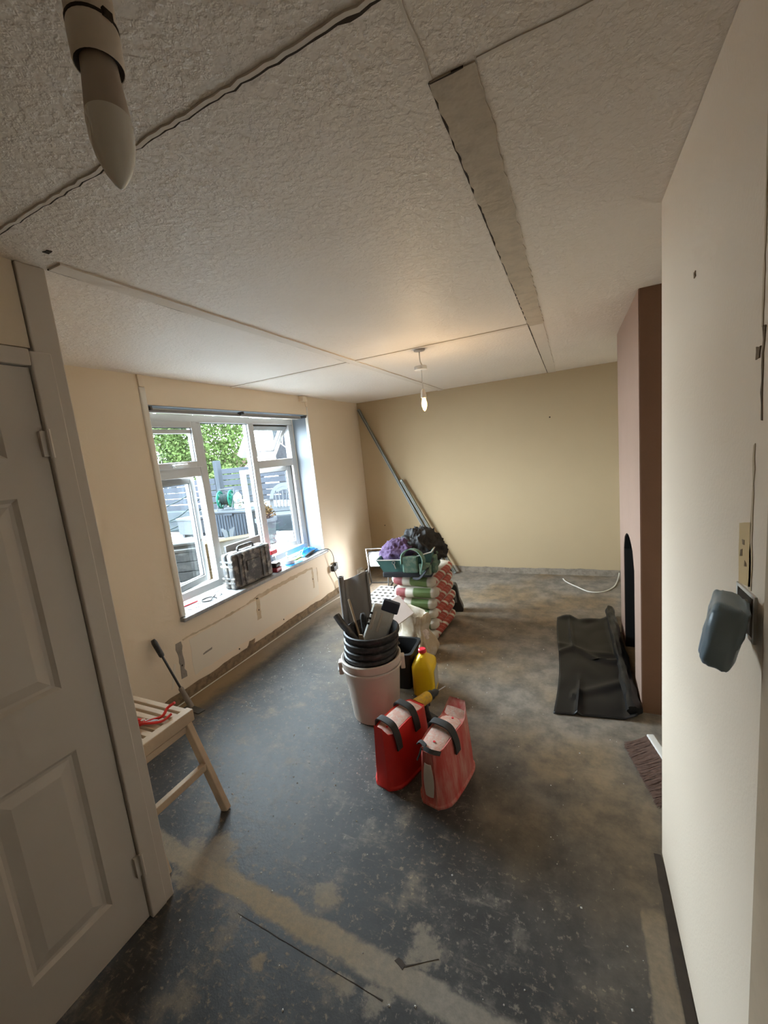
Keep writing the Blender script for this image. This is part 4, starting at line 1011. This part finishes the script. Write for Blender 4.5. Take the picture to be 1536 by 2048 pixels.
for (x0, x1, y0, y1) in ((-0.245, 0.245, -0.247, -0.245), (-0.245, 0.245, 0.245, 0.247), (-0.247, -0.245, -0.247, 0.247), (0.245, 0.247, -0.247, 0.247)):
    m.box(x0, x1, y0, y1, 0.181, 0.20)
m.build('slotted_top', 'platform', pb)
MB().box(-0.238, 0.238, -0.238, 0.238, 0.1805, 0.1815).build('slot_floor', 'gap', pb)

# half-used sack, hawk and the black clamp on the platform
def open_sack():
    m = MB(); nu, nv = 72, 20
    def fn(u, v):
        th = u * 2 * math.pi; f = lambda c, e: math.copysign(abs(c) ** e, c)
        w_ = 1 - 0.10 * v + 0.06 * math.sin(v * 7)
        x = 0.15 * f(math.cos(th), 0.55) * w_; y = 0.13 * f(math.sin(th), 0.55) * w_ * (1 - 0.35 * v)
        n_ = mnoise.noise(Vector((math.cos(th) * 2.4, math.sin(th) * 2.4, v * 3.0)))
        n_ += 0.5 * mnoise.noise(Vector((math.cos(th) * 6, math.sin(th) * 6, v * 5)))
        top = 0.37 + 0.05 * mnoise.noise(Vector((math.cos(th) * 0.8, math.sin(th) * 0.8, 9))) + 0.015 * mnoise.noise(Vector((math.cos(th) * 5, math.sin(th) * 5, 2)))
        return (x * (1 + 0.20 * n_) - 0.03 * v, y * (1 + 0.20 * n_), top * v + 0.003)
    m.grid(fn, nu, nv)
    return m
o = open_sack().build('open_sack', 'kraft', loc=(-1.215, 2.935, 0), smooth=True, merge=True, mods=(('SOLIDIFY', dict(thickness=0.004, offset=-1)),))
o.rotation_euler = (0, 0, R(-14)); tag(o, 'crumpled half-empty kraft paper sack standing in front of the stack', 'sack')
lump('plaster_powder', 'hawk', (0, 0, 0.17), (0.12, 0.09, 0.10), 4.0, 0.08, o, 2.0, -0.16)
hw = thing('plastering_hawk', 'pinkish plaster-caked hawk board leaning on the open sack', 'hawk', (-1.315, 2.80, 0.40), 0)
n_ = Vector((0.30, -0.60, 0.74)).normalized(); u_ = Vector((0.62, 0.76, 0.365)); u_ = (u_ - n_ * u_.dot(n_)).normalized(); v_ = n_.cross(u_)
Mh = Matrix((u_, v_, n_)).transposed().to_4x4()
MB().box(-0.115, 0.115, -0.10, 0.10, -0.007, 0.007, Mh).build('board', 'hawk', hw, bevel=0.002)
m = MB(); m.tube([Mh @ Vector((0, 0, -0.006)), Mh @ Vector((0, 0, -0.11))], [0.018, 0.016], 10); m.build('handle', 'wood', hw, smooth=True)
cl = thing('mixer_tool', 'black two-legged clamp standing on the slotted platform', 'clamp', (-1.545, 3.50, 0.20))
m = MB(); m.tube([(-0.05, 0, 0.0), (-0.045, 0, 0.13)], 0.014, 8); m.tube([(0.04, 0.0, 0.0), (0.035, 0, 0.13)], 0.014, 8); m.box(-0.07, 0.06, -0.03, 0.03, 0.13, 0.16); m.build('legs', 'black', cl)
lump('dust_rag', 'blackcloth', (0.0, -0.03, 0.03), (0.07, 0.05, 0.035), 5, 0.2, cl, 3, -0.03)
bs = thing('black_scoop', 'black moulded plastic scoop propped up behind the sacks', 'scoop', (-1.125, 3.85, 0.0), 12)
m = MB(); m.prism([(-0.03, 0.0), (0.075, 0.0), (0.085, 0.03), (0.05, 0.13), (0.035, 0.25), (0.02, 0.285), (-0.01, 0.285), (-0.025, 0.25), (-0.02, 0.12)], -0.05, 0.05, 'y')
m.build('shell', 'black', bs, bevel=0.008)
m = MB(); m.prism([(0.004, 0.10), (0.026, 0.10), (0.018, 0.21), (0.006, 0.21)], -0.054, -0.049, 'y'); m.build('inset', 'greyplast', bs)

# ================================================================== BUCKETS AND WHAT IS IN THEM
bk = thing('large_bucket', 'large greige plastic builders bucket in the middle of the floor', 'bucket', (-1.208, 2.148, 0.0), 20)
MB().ring([(0.146, 0.0), (0.150, 0.004), (0.181, 0.355), (0.189, 0.357), (0.192, 0.40), (0.186, 0.405), (0.174, 0.40), (0.142, 0.012), (0.004, 0.012), (0.004, 0.0)], 40).build('body', 'bucket', bk, smooth=True)
MB().ring([(0.187, 0.33), (0.193, 0.335), (0.193, 0.345), (0.187, 0.35)], 40).build('rim_band', 'bucket', bk, smooth=True)
for a in (185, 5):
    Mx = Matrix.Rotation(R(a), 4, 'Z')
    m = MB(); m.box(0.183, 0.212, -0.028, 0.028, 0.29, 0.375, Mx); m.build('handle_lug', 'bucket', bk, bevel=0.006)
m = MB(); m.tube([Matrix.Rotation(R(a), 4, 'Z') @ Vector((0.215, 0, 0.335 - 0.05 * math.sin(R((a - 185) * 180 / 180)) * 0)) for a in (172, 180, 190, 200)], 0.004, 6); m.build('wire_handle', 'steel', bk)
for i, z in enumerate((0.415, 0.460, 0.507, 0.556)):
    o = thing('flexible_bucket', ['lowest', 'second', 'third', 'uppermost'][i] + ' black rubber bucket nested in the large greige bucket', 'bucket', (-1.208 + 0.004 * i, 2.150 + 0.006 * i, z - 0.28), i * 40, 'nested black buckets')
    t_ = 0.004 - 0.002 * (i % 2)
    b_ = 0.158 + 0.003 * i
    MB().ring([(0.118, 0.0), (b_, 0.255), (b_ + 0.008, 0.262), (b_ + 0.013, 0.272), (b_ + 0.011, 0.290), (b_ + 0.002, 0.294), (b_ - 0.004, 0.282), (0.113, 0.006), (0.003, 0.006), (0.003, 0.0)], 36).build('body', 'blackrub', o, smooth=True)
    if i in (1, 3):
        m = MB(); m.tube(smooth_path([(b_ + 0.004, -0.05, 0.285), (b_ + 0.016, -0.03, 0.262), (b_ + 0.02, 0.02, 0.255), (b_ + 0.016, 0.04, 0.262), (b_ + 0.004, 0.06, 0.285)], 3), 0.008, 6); m.build('grip', 'blackrub', o, smooth=True)
# tools standing in the top bucket
BX, BY = -1.196, 2.168
pw = thing('slotted_tool_body', 'pale grey plastic tool body with dark slots standing in the top bucket', 'hand tool', (BX - 0.02, BY - 0.01, 0.40), 20)
Mx = Matrix.Rotation(R(-10), 4, 'X') @ Matrix.Rotation(R(22), 4, 'Y') @ Matrix.Scale(0.88, 4)
m = MB(); m.box(-0.085, 0.085, -0.03, 0.03, 0, 0.36, Mx); m.build('body', 'lightgrey', pw, bevel=0.02, seg=3)
for x in (-0.05, 0.0):
    MB().box(x - 0.010, x + 0.010, -0.034, -0.028, 0.17, 0.31, Mx).build('slot', 'bulbneck', pw, bevel=0.004)
for z in (0.20, 0.24, 0.28): MB().box(-0.085, -0.066, -0.034, -0.028, z, z + 0.016, Mx).build('button', 'black', pw, bevel=0.003)
MB().box(-0.02, 0.105, -0.036, 0.036, 0.33, 0.41, Mx).build('end_cap', 'navy', pw, bevel=0.008)
tl = thing('trowel_handle', 'thick black handle jutting out over the left rim of the top bucket', 'trowel', (BX - 0.10, BY - 0.03, 0.42))
m = MB(); m.tube(smooth_path([(0.09, -0.07, 0.02), (0.0, -0.05, 0.125), (-0.08, -0.02, 0.18), (-0.13, 0.0, 0.225)], 4), 0.023, 10); m.build('grip', 'blackrub', tl, smooth=True)
MB().bar((0.16, -0.10, -0.06), (0.09, -0.07, 0.02), 0.07, 0.006).build('blade', 'darksteel', tl)
tl = thing('brush_handle', 'upright black ribbed handle standing in the top bucket', 'brush', (BX - 0.065, BY + 0.03, 0.38))
m = MB(); m.tube([(0, 0, 0), (0.0, 0.0, 0.12), (0.0, 0, 0.22), (0.0, 0, 0.25), (0, 0, 0.27)], [0.016, 0.018, 0.022, 0.022, 0.014], 10); m.build('grip', 'blackrub', tl, smooth=True)
MB().box(-0.03, 0.03, -0.012, 0.012, -0.08, 0.0).build('ferrule', 'steel', tl)
tl = thing('wooden_stick', 'thin brown stick standing behind the left rim of the top bucket', 'stick', (BX - 0.13, BY + 0.05, 0.42)); MB().bar((0.02, 0, 0), (-0.055, 0.02, 0.30), 0.014, 0.008).build('stick', 'wood', tl)
tl = thing('rust_scraper', 'rusty filling knife lying low inside the top bucket', 'filling knife', (BX - 0.05, BY - 0.05, 0.44)); MB().prism([(-0.03, 0), (0.03, 0), (0.012, 0.10), (-0.012, 0.10)], -0.003, 0.003, 'y').build('blade', 'wood', tl)
# grey channel board standing behind the buckets
gb = thing('grey_channel_board', 'tall grey plastic channel board with tubular edge standing behind the buckets', 'board', (-1.452, 2.285, 0.0), 30)
m = MB(); m.grid(lambda u, v: (0.015 + u * 0.165, 0.008 * math.sin(u * math.pi * 2.2), v * (0.83 + 0.045 * (0.5 - 0.5 * math.cos(u * math.pi)))), 10, 2); m.build('web', 'greyplast', gb, smooth=True, mods=(('SOLIDIFY', dict(thickness=0.006)),))
MB().ring([(0.020, 0.0), (0.020, 0.86), (0.013, 0.86), (0.013, 0.80), (0.002, 0.80), (0.002, 0.0)], 16).build('edge_tube', 'greyplast', gb, smooth=True)
MB().box(0.175, 0.19, -0.012, 0.012, 0, 0.88).build('edge_lip', 'greyplast', gb, bevel=0.004)
# black square tub
tu = thing('black_tub', 'black square plastic tub wedged behind the large bucket', 'tub', (-1.185, 2.525, 0.0), 4)
def tub():
    V = []; F = []
    rings = [(0.105, 0.0), (0.125, 0.25), (0.138, 0.252), (0.138, 0.275), (0.118, 0.275), (0.098, 0.012)]
    for r, z in rings:
        c = 0.03
        for (sx, sy) in ((1, 1), (-1, 1), (-1, -1), (1, -1)):
            q = [(sx * r, sy * (r - c)), (sx * (r - c * 0.3), sy * (r - c * 0.3)), (sx * (r - c), sy * r)]
            if sx * sy < 0: q = q[::-1]
            V += [(a, b, z) for a, b in q]
    n = 12
    for k_ in range(len(rings) - 1):
        for i in range(n): F.append((k_ * n + i, k_ * n + (i + 1) % n, (k_ + 1) * n + (i + 1) % n, (k_ + 1) * n + i))
    F.append(tuple(range(n - 1, -1, -1))); F.append(tuple(range(len(rings) * n - n, len(rings) * n)))
    return MB().add(V, F)
tub().build('body', 'black', tu, smooth=True)
MB().ring([(0.004, 0), (0.004, 0.001), (0.08, 0.001), (0.08, 0)], 12, Matrix.Translation((0, 0, 0.05))).build('residue', 'greyplast', tu)
# yellow jerrycan
jc = thing('yellow_jerrycan', 'bright yellow plastic container with a red cap beside the black tub', 'container', (-0.975, 2.465, 0.0), 8)
def jug():
    V = []; F = []
    prof = [(0.074, 0.095, 0, 0.0), (0.078, 0.099, 0, 0.01), (0.078, 0.099, 0, 0.195), (0.072, 0.090, 0, 0.212), (0.030, 0.045, -0.02, 0.268), (0.021, 0.021, -0.02, 0.278), (0.021, 0.021, -0.02, 0.288)]
    for rx, ry, oy, z in prof:
        for i in range(20):
            a = 2 * math.pi * i / 20; f = lambda c: math.copysign(abs(c) ** (0.45 if z < 0.25 else 0.9), c)
            V.append((rx * f(math.cos(a)), oy + ry * f(math.sin(a)), z))
    for k_ in range(len(prof) - 1):
        for i in range(20): F.append((k_ * 20 + i, k_ * 20 + (i + 1) % 20, (k_ + 1) * 20 + (i + 1) % 20, (k_ + 1) * 20 + i))
    F.append(tuple(range(19, -1, -1))); F.append(tuple(range(120, 140)))
    return MB().add(V, F)
jug().build('body', 'yellow', jc, smooth=True)
MB().lathe([(0.026, 0.288), (0.028, 0.292), (0.028, 0.308), (0.022, 0.314), (0.006, 0.312)], 16, Matrix.Translation((0, -0.02, 0))).build('cap', 'redcap', jc, smooth=True)
m = MB(); m.tube(smooth_path([(0, 0.0, 0.262), (0, 0.035, 0.275), (0, 0.065, 0.255), (0, 0.075, 0.215)], 4), 0.012, 8); m.build('handle', 'yellow', jc, smooth=True)
MB().box(0.0765, 0.0795, -0.06, 0.06, 0.04, 0.17).build('side_label', 'lightgrey', jc)
# cordless drill
dr = thing('cordless_drill', 'yellow and black cordless drill standing on its battery behind the red blocks', 'drill', (-0.845, 2.11, 0.0), 62)
MB().box(-0.055, 0.055, -0.038, 0.038, 0, 0.05).build('battery', 'black', dr, bevel=0.006)
m = MB(); m.tube([(0.005, 0, 0.05), (-0.005, 0, 0.10), (-0.012, 0, 0.15)], [0.022, 0.019, 0.022], 10); m.build('grip', 'blackrub', dr, smooth=True)
m = MB(); m.tube([(-0.085, 0, 0.175), (-0.08, 0, 0.175), (0.02, 0, 0.178), (0.03, 0, 0.178)], [0.02, 0.033, 0.034, 0.028], 14); m.build('motor_body', 'dyellow', dr, smooth=True)
m = MB(); m.tube([(0.03, 0, 0.178), (0.05, 0, 0.178)], 0.029, 14); m.tube([(0.05, 0, 0.178), (0.085, 0, 0.178), (0.105, 0, 0.178)], [0.022, 0.021, 0.010], 12); m.build('chuck', 'black', dr, smooth=True)
m = MB(); m.tube([(0.105, 0, 0.178), (0.17, 0, 0.178)], 0.003, 6); m.build('bit', 'steel', dr)
MB().box(0.012, 0.026, -0.008, 0.008, 0.12, 0.145).build('trigger', 'black', dr, bevel=0.002)
o = MB().lathe([(0.030, 0), (0.034, 0.006), (0.030, 0.05), (0.02, 0.055)], 14).build('dusty_cup', 'wood', loc=(-0.795, 2.02, 0), smooth=True); tag(o, 'small dusty brown cup on the floor by the drill', 'cup')

# ================================================================== RED KNEELING BLOCKS
def block(name, label, loc, rz, mt, front_lip, back_lip, hf, hb, straps, patch=False):
    t = thing(name, label, 'kneeling block', loc, rz, 'pair of red kneeling blocks')
    W, Ln = 0.078, 0.34
    n = 12
    half = []                       # plan half-outline (x>=0) from front (y=0) to back
    for i in range(n + 1):
        s_ = i / n; y = Ln * (0.5 - 0.5 * math.cos(math.pi * s_))
        e = min(1.0, (y / 0.075), ((Ln - y) / 0.06)); e = max(0.0, e)
        mn = 0.46 if y < Ln / 2 else 0.74
        w_ = W * (mn + (1 - mn) * (1 - (1 - e) ** 2.2)) * (1.0 + 0.10 * math.sin(math.pi * y / Ln))
        half.append((w_, y))
    out = half + [(-a, b) for a, b in reversed(half)]
    N_ = len(out)
    def top(y):
        u = y / Ln
        z = hf + (hb - hf) * u + 0.022 * math.sin(math.pi * u)
        z += front_lip * max(0, 1 - u / 0.10) ** 1.5 + back_lip * max(0, (u - 0.80) / 0.20) ** 1.3
        return z
    lev = [(0.0, 1.10), (0.035, 1.12), (0.06, 1.03), (0.35, 0.98), (0.7, 0.86), (0.93, 0.78), (1.0, 0.76), (0.985, 0.66)]
    V = []; F = []
    for l, sc in lev:
        for x, y in out:
            yy = Ln / 2 + (y - Ln / 2) * (1.03 if l < 0.05 else 1.0 - 0.05 * l)
            V.append((x * sc, yy + 0.0 * l, l * top(y)))
    for k_ in range(len(lev) - 1):
        for i in range(N_): F.append((k_ * N_ + i, k_ * N_ + (i + 1) % N_, (k_ + 1) * N_ + (i + 1) % N_, (k_ + 1) * N_ + i))
    F.append(tuple(range(N_ - 1, -1, -1)))
    b = (len(lev) - 1) * N_
    for i in range(n): F.append((b + i, b + i + 1, b + N_ - 2 - i, b + N_ - 1 - i))
    MB().add(V, F).build('shell', mt, t, smooth=True)
    # pad
    V = []; F = []; cols = 6; rows = 16
    for r_ in range(rows + 1):
        y = 0.022 + (Ln - 0.05) * r_ / rows
        e = min(1.0, (y / 0.075), ((Ln - y) / 0.06)); mn = 0.46 if y < Ln / 2 else 0.74; w_ = W * (mn + (1 - mn) * (1 - (1 - e) ** 2.2)) * 0.70
        for c_ in range(cols + 1):
            u = c_ / cols * 2 - 1
            V.append((u * w_, Ln / 2 + (y - Ln / 2) * 0.95, top(y) * (0.988) + 0.006 * (1 - u ** 4) - front_lip * max(0, 1 - y / Ln / 0.10) ** 1.5 * 0.5))
    for r_ in range(rows):
        for c_ in range(cols): F.append((r_ * (cols + 1) + c_, r_ * (cols + 1) + c_ + 1, (r_ + 1) * (cols + 1) + c_ + 1, (r_ + 1) * (cols + 1) + c_))
    MB().add(V, F).build('pad', 'pad', t, smooth=True)
    for y in (0.07, 0.26): MB().lathe([(0.006, 0), (0.006, 0.003)], 8, Matrix.Translation((0.004, y, top(y) + 0.003))).build('rivet', 'redcap', t)
    for y, w_, wd in straps:
        z = top(y)
        pts = [(-0.078, y, z - 0.10 * w_), (-0.076, y, z - 0.02), (-0.06, y - 0.004, z + 0.022), (0.0, y - 0.012, z + 0.034), (0.05, y - 0.016, z + 0.022), (0.078, y - 0.02, z - 0.03), (0.084, y - 0.02, z - 0.03 - 0.055 * w_)]
        MB().ribbon(smooth_path(pts, 4), wd, (0, 1, 0), 0.007).build('strap', 'webbing', t, smooth=True)
    return t, top
block('kneeling_block', 'bright clean red kneeling block with black straps nearest the bucket', (-0.915, 1.600, 0), -17, 'red', 0.055, 0.0, 0.275, 0.285, ((0.085, 1.0, 0.038), (0.235, 0.9, 0.04)))
t2, top2 = block('kneeling_block', 'dusty worn red kneeling block with a raised back lip', (-0.652, 1.572, 0), -12, 'reddusty', 0.0, 0.085, 0.272, 0.275, ((0.17, 1.0, 0.042),))
m = MB(); m.ribbon(smooth_path([(-0.075, 0.045, 0.27), (-0.055, 0.045, 0.285), (-0.02, 0.03, 0.285)], 4), 0.020, (0, 1, 0.1), 0.006); m.build('front_strap', 'webbing', t2)
m = MB(); m.ribbon(smooth_path([(-0.02, 0.012, 0.288), (0.02, 0.010, 0.285), (0.058, 0.03, 0.275)], 4), 0.020, (0, 0.8, 0.6), 0.006); m.tube(smooth_path([(-0.025, 0.0, 0.295), (-0.03, -0.01, 0.27), (-0.045, -0.014, 0.235)], 4), 0.005, 6); m.build('tied_strap', 'black', t2)
m = MB(); m.grid(lambda u, v: ((u - 0.5) * (0.030 + 0.026 * math.sin(math.pi * (0.15 + 0.8 * v))), -0.0085 + 0.006 * v + 0.004 * (2 * u - 1) ** 2, 0.055 + 0.165 * v), 6, 6); 
m.build('worn_patch', 'bulbneck', t2, mods=(('SOLIDIFY', dict(thickness=0.002)),))

# ================================================================== BLACK SHEET AND BROOM
def sheet():
    m = MB(); nu, nv = 34, 60
    def fn(u, v):
        x = -0.15 + 0.445 * u + 0.02 * math.sin(v * 5); y = 2.44 + 1.40 * v + (0.06 * (u - 0.4) if v < 0.5 else 0.02 * math.sin(u * 9))
        z = 0.006
        z += 0.022 * math.exp(-((u - 0.30 + 0.06 * (v > 0.55)) / 0.025) ** 2) * (0.5 + 0.5 * math.sin(v * 9 + 1))
        z += 0.016 * math.exp(-((v - 0.52 - 0.05 * math.sin(u * 6)) / 0.02) ** 2)
        z += 0.010 * math.exp(-((v - 0.62 + 0.10 * u) / 0.02) ** 2) + 0.012 * math.exp(-((v - 0.10 - 0.2 * u) / 0.03) ** 2) * (u > 0.2)
        z += 0.012 * max(0, mnoise.noise(Vector((u * 3, v * 6, 2)))) + 0.03 * max(0, u - 0.85) / 0.15
        z += 0.02 * math.exp(-((v - 1.0) / 0.03) ** 2) * abs(math.sin(u * 8))
        return (x, y, z)
    m.grid(fn, nu, nv); return m
o = sheet().build('black_sheet', 'sheet', smooth=True, mods=(('SOLIDIFY', dict(thickness=0.003, offset=-1)),)); tag(o, 'folded black polythene sheet spread on the floor before the fireplace', 'sheet')
def roll():
    m = MB(); nu, nv = 18, 40
    def fn(u, v):
        a = u * 2 * math.pi; y = 2.50 + 1.46 * v; r = 0.036 + 0.014 * mnoise.noise(Vector((v * 5, math.cos(a) * 1.4, math.sin(a) * 1.4))) + 0.010 * mnoise.noise(Vector((v * 16, math.cos(a) * 2, 3)))
        xx = 0.335 - 0.075 * (v > 0.06) + 0.012 * math.sin(v * 7)
        return (0.262 + 0.018 * (1 - v) + r * 1.0 * math.cos(a), y, max(0.016, 0.050 + 0.02 * v * math.sin(v * 3) + r * (0.75 + 0.7 * v) * math.sin(a)))
    m.grid(fn, nu, nv); m.grid(lambda u, v: fn(u, 0.0) if v > 0.5 else (0.28, 2.50, 0.06), nu, 1); return m
r_ = roll().build('rolled_sheet', 'sheet', smooth=True, merge=True); tag(r_, 'rolled black polythene lying along the foot of the chimney breast', 'sheet')
bm_ = thing('broom', 'broom head with brown bristles and white stock lying by the near wall end', 'broom', (0.370, 2.10, 0.0), 14)
MB().box(-0.018, 0.018, -0.20, 0.185, 0.05, 0.075).build('stock', 'white', bm_, bevel=0.006)
m = MB()
for i in range(1500):
    y = random.uniform(-0.20, 0.18); z = random.uniform(0.05, 0.07); l_ = random.uniform(0.085, 0.115)
    d_ = Vector((-l_, random.uniform(-0.012, 0.012), -z + random.uniform(0.002, 0.02)))
    p = Vector((-0.016, y, z)); s_ = Vector((0, 0.0016, 0.0005))
    m.add([p - s_, p + s_, p + d_ + s_, p + d_ - s_], [(0, 1, 2, 3)])
o = m.build('bristles', 'bristle', bm_); o['kind'] = 'stuff'
MB().ring([(0.018, 0), (0.018, 0.05), (0.012, 0.05), (0.012, 0)], 14, Matrix.Translation((0.016, -0.02, 0.06)) @ Matrix.Rotation(R(70), 4, 'Y')).build('socket', 'white', bm_)
m = MB(); m.tube([(0.02, -0.02, 0.06), (0.45, -0.02, 0.20)], 0.012, 8); m.build('handle', 'wood', bm_, smooth=True)

# ================================================================== HOP-UP STOOL, SNIPS, SCRAPER
st = thing('hop_up_stool', 'dusty wooden slatted hop-up stool beside the door post', 'stool', (-2.02, 1.065, 0.0), 0)
ZT = 0.505
for i in range(8):
    y = -0.165 + i * 0.045
    MB().box(-0.30, 0.235, y, y + 0.030, ZT - 0.02, ZT).build('slat', 'wood', st, bevel=0.003)
for x in (0.235, -0.345):
    MB().box(x, x + 0.045, -0.175, 0.185, ZT - 0.055, ZT + 0.004).build('end_rail', 'wood', st, bevel=0.004)
    MB().box(x + 0.005, x + 0.035, -0.165, 0.17, ZT - 0.095, ZT - 0.062).build('under_rail', 'wood', st, bevel=0.003)
for sx, x in ((1, 0.262), (-1, -0.325)):
    for y, y2 in ((-0.15, -0.165), (0.15, 0.168)):
        MB().bar((x, y, ZT - 0.058), (x + sx * 0.15, y2, 0.0), 0.030, 0.042).build('leg', 'wood', st, bevel=0.004)
    MB().bar((x + sx * 0.075, -0.15, 0.235), (x + sx * 0.075, 0.15, 0.235), 0.028, 0.036).build('stretcher', 'wood', st, bevel=0.003)
sn = thing('tin_snips', 'red-handled tin snips lying on the slatted stool', 'snips', (-1.90, 1.085, ZT + 0.002), 25)
for s_ in (-1, 1):
    m = MB(); m.tube(smooth_path([(0.02, s_ * 0.004, 0.012), (-0.03, s_ * 0.016, 0.014), (-0.09, s_ * 0.034, 0.014), (-0.15, s_ * 0.030, 0.012)], 4), 0.009, 8); m.build('handle', 'red', sn, smooth=True)
    MB().prism([(0.01, s_ * 0.002), (0.03, s_ * 0.014), (0.085, s_ * 0.003), (0.085, 0)], 0.006, 0.014).build('jaw', 'steel', sn)
MB().lathe([(0.010, 0.004), (0.010, 0.022)], 12, Matrix.Translation((0.015, 0, 0))).build('pivot', 'chrome', sn)
m = MB(); m.tube(smooth_path([(-1.90, 1.06, ZT + 0.008), (-1.86, 1.11, ZT + 0.012), (-1.83, 1.15, ZT + 0.014), (-1.84, 1.19, ZT + 0.03), (-1.81, 1.21, ZT + 0.05)], 5), 0.007, 7)
m.tube(smooth_path([(-1.93, 1.08, ZT + 0.008), (-1.87, 1.08, ZT + 0.016), (-1.80, 1.12, ZT + 0.012), (-1.79, 1.17, ZT + 0.02)], 5), 0.006, 7)
tag(m.build('red_cable', 'red', smooth=True), 'short curled red cable lying over the tin snips', 'cable')
sc = thing('floor_scraper', 'long-handled black floor scraper leaning against the window wall', 'scraper', (-2.505, 1.79, 0.0))
a, b = Vector((0, 0, 0.02)), Vector((-0.125, -0.10, 0.56)); d_ = (b - a)
MB().tube([a + d_ * 0.12, a + d_ * 0.78], 0.008, 8).build('shaft', 'black', sc, smooth=True)
MB().tube([a + d_ * 0.76, a + d_ * 0.78, a + d_ * 0.96, a + d_ * 1.0], [0.014, 0.018, 0.019, 0.014], 10).build('grip', 'blackrub', sc, smooth=True)
MB().tube([a, a + d_ * 0.05, a + d_ * 0.28, a + d_ * 0.30], [0.020, 0.020, 0.017, 0.010], 10).build('ferrule', 'greyplaster', sc, smooth=True)
MB().prism([(-0.07, -0.02), (0.10, -0.03), (0.11, 0.02), (0.0, 0.03), (-0.07, 0.02)], 0.001, 0.006).build('blade', 'darksteel', sc)

# ================================================================== WRAPPED SWITCH ON THE RIGHT WALL
sw_ = thing('wrapped_switch', 'light switch wrapped in grey-blue plastic hanging from its wall box', 'switch', (XR, 0.882, 1.325))
m = MB(); m.box(-0.004, 0.0, -0.038, 0.038, 0.036, 0.042); m.box(-0.004, 0, -0.038, 0.038, -0.042, -0.036); m.box(-0.004, 0, -0.042, -0.036, -0.042, 0.042); m.box(-0.004, 0, 0.036, 0.042, -0.042, 0.042)
m.build('box_rim', 'white', sw_)
MB().box(-0.002, 0.0, -0.036, 0.036, -0.036, 0.036).build('back_box', 'gap', sw_)
m = MB(); m.tube(smooth_path([(0, -0.005, 0.015), (-0.015, -0.008, 0.012), (-0.04, -0.03, 0.0)], 4), 0.011, 8); m.build('cable', 'lightgrey', sw_, smooth=True)
Mx = Matrix.Translation((-0.044, -0.048, -0.006)) @ Matrix.Rotation(R(-16), 4, 'Z') @ Matrix.Rotation(R(10), 4, 'Y')
m = MB(); nu, nv = 56, 28
def wrap(u, v):
    th = u * 2 * math.pi; ph = (v - 0.5) * math.pi; f = lambda c, e: math.copysign(abs(c) ** e, c)
    x = 0.026 * f(math.sin(ph), 0.5); y = 0.044 * f(math.cos(ph), 0.28) * f(math.cos(th), 0.25); z = 0.047 * f(math.cos(ph), 0.28) * f(math.sin(th), 0.25)
    k_ = 1 + 0.12 * mnoise.noise(Vector((x * 45, y * 45, z * 45))) - 0.10 * abs(mnoise.noise(Vector((x * 90, y * 60, z * 60 + 4))))
    if z < -0.03 and y < 0: z -= 0.022
    return tuple(Mx @ Vector((x * k_, y * k_, z * k_)))
m.grid(wrap, nu, nv); o = m.build('plastic_wrap', 'bluewrap', sw_, smooth=True, merge=True)

# ================================================================== SUB-PARTS: small pieces belong to the part they sit on
SUB = {'kneeling_block': {'rivet': 'pad'}, 'tool_case': {'latch': 'case_lid', 'handle': 'case_body', 'name_plate': 'case_body'},
       'deck_box': {'rib': 'body', 'lid_catch': 'lid'}, 'tool_bag': {'rim_piping': 'bag_wall', 'clip': 'bag_wall', 'pocket': 'bag_wall'},
       'cordless_drill': {'bit': 'chuck', 'trigger': 'grip'}, 'unlit_pendant': {'bulb_globe': 'bulb_collar', 'skirt_gap': 'holder_skirt'},
       'pendant_light': {'bulb': 'lamp_holder'}, 'work_light': {'diffuser': 'housing'}, 'large_bucket': {'rim_band': 'body', 'wire_handle': 'handle_lug'},
       'wall_socket': {'plug': 'faceplate', 'charger': 'faceplate'}, 'slotted_tool_body': {'slot': 'body', 'button': 'body'},
       'yellow_jerrycan': {'handle': 'body', 'side_label': 'body'}, 'garden_chair': {'back_slat': 'backrest'}, 'straight_edge': {'groove': 'profile'},
       'broom': {'bristles': 'stock', 'socket': 'stock'}, 'perforated_block': {'slot_floor': 'slotted_top'}, 'tin_snips': {'pivot': 'jaw'}, 'black_scoop': {'inset': 'shell'}}
stem = lambda o: o.name.split('.')[0]
for root in [o for o in C.objects if o.parent is None and stem(o) in SUB]:
    kids = list(root.children)
    for kd in kids:
        want = SUB[stem(root)].get(stem(kd))
        host = next((q for q in kids if stem(q) == want), None) if want else None
        if host: kd.parent = host
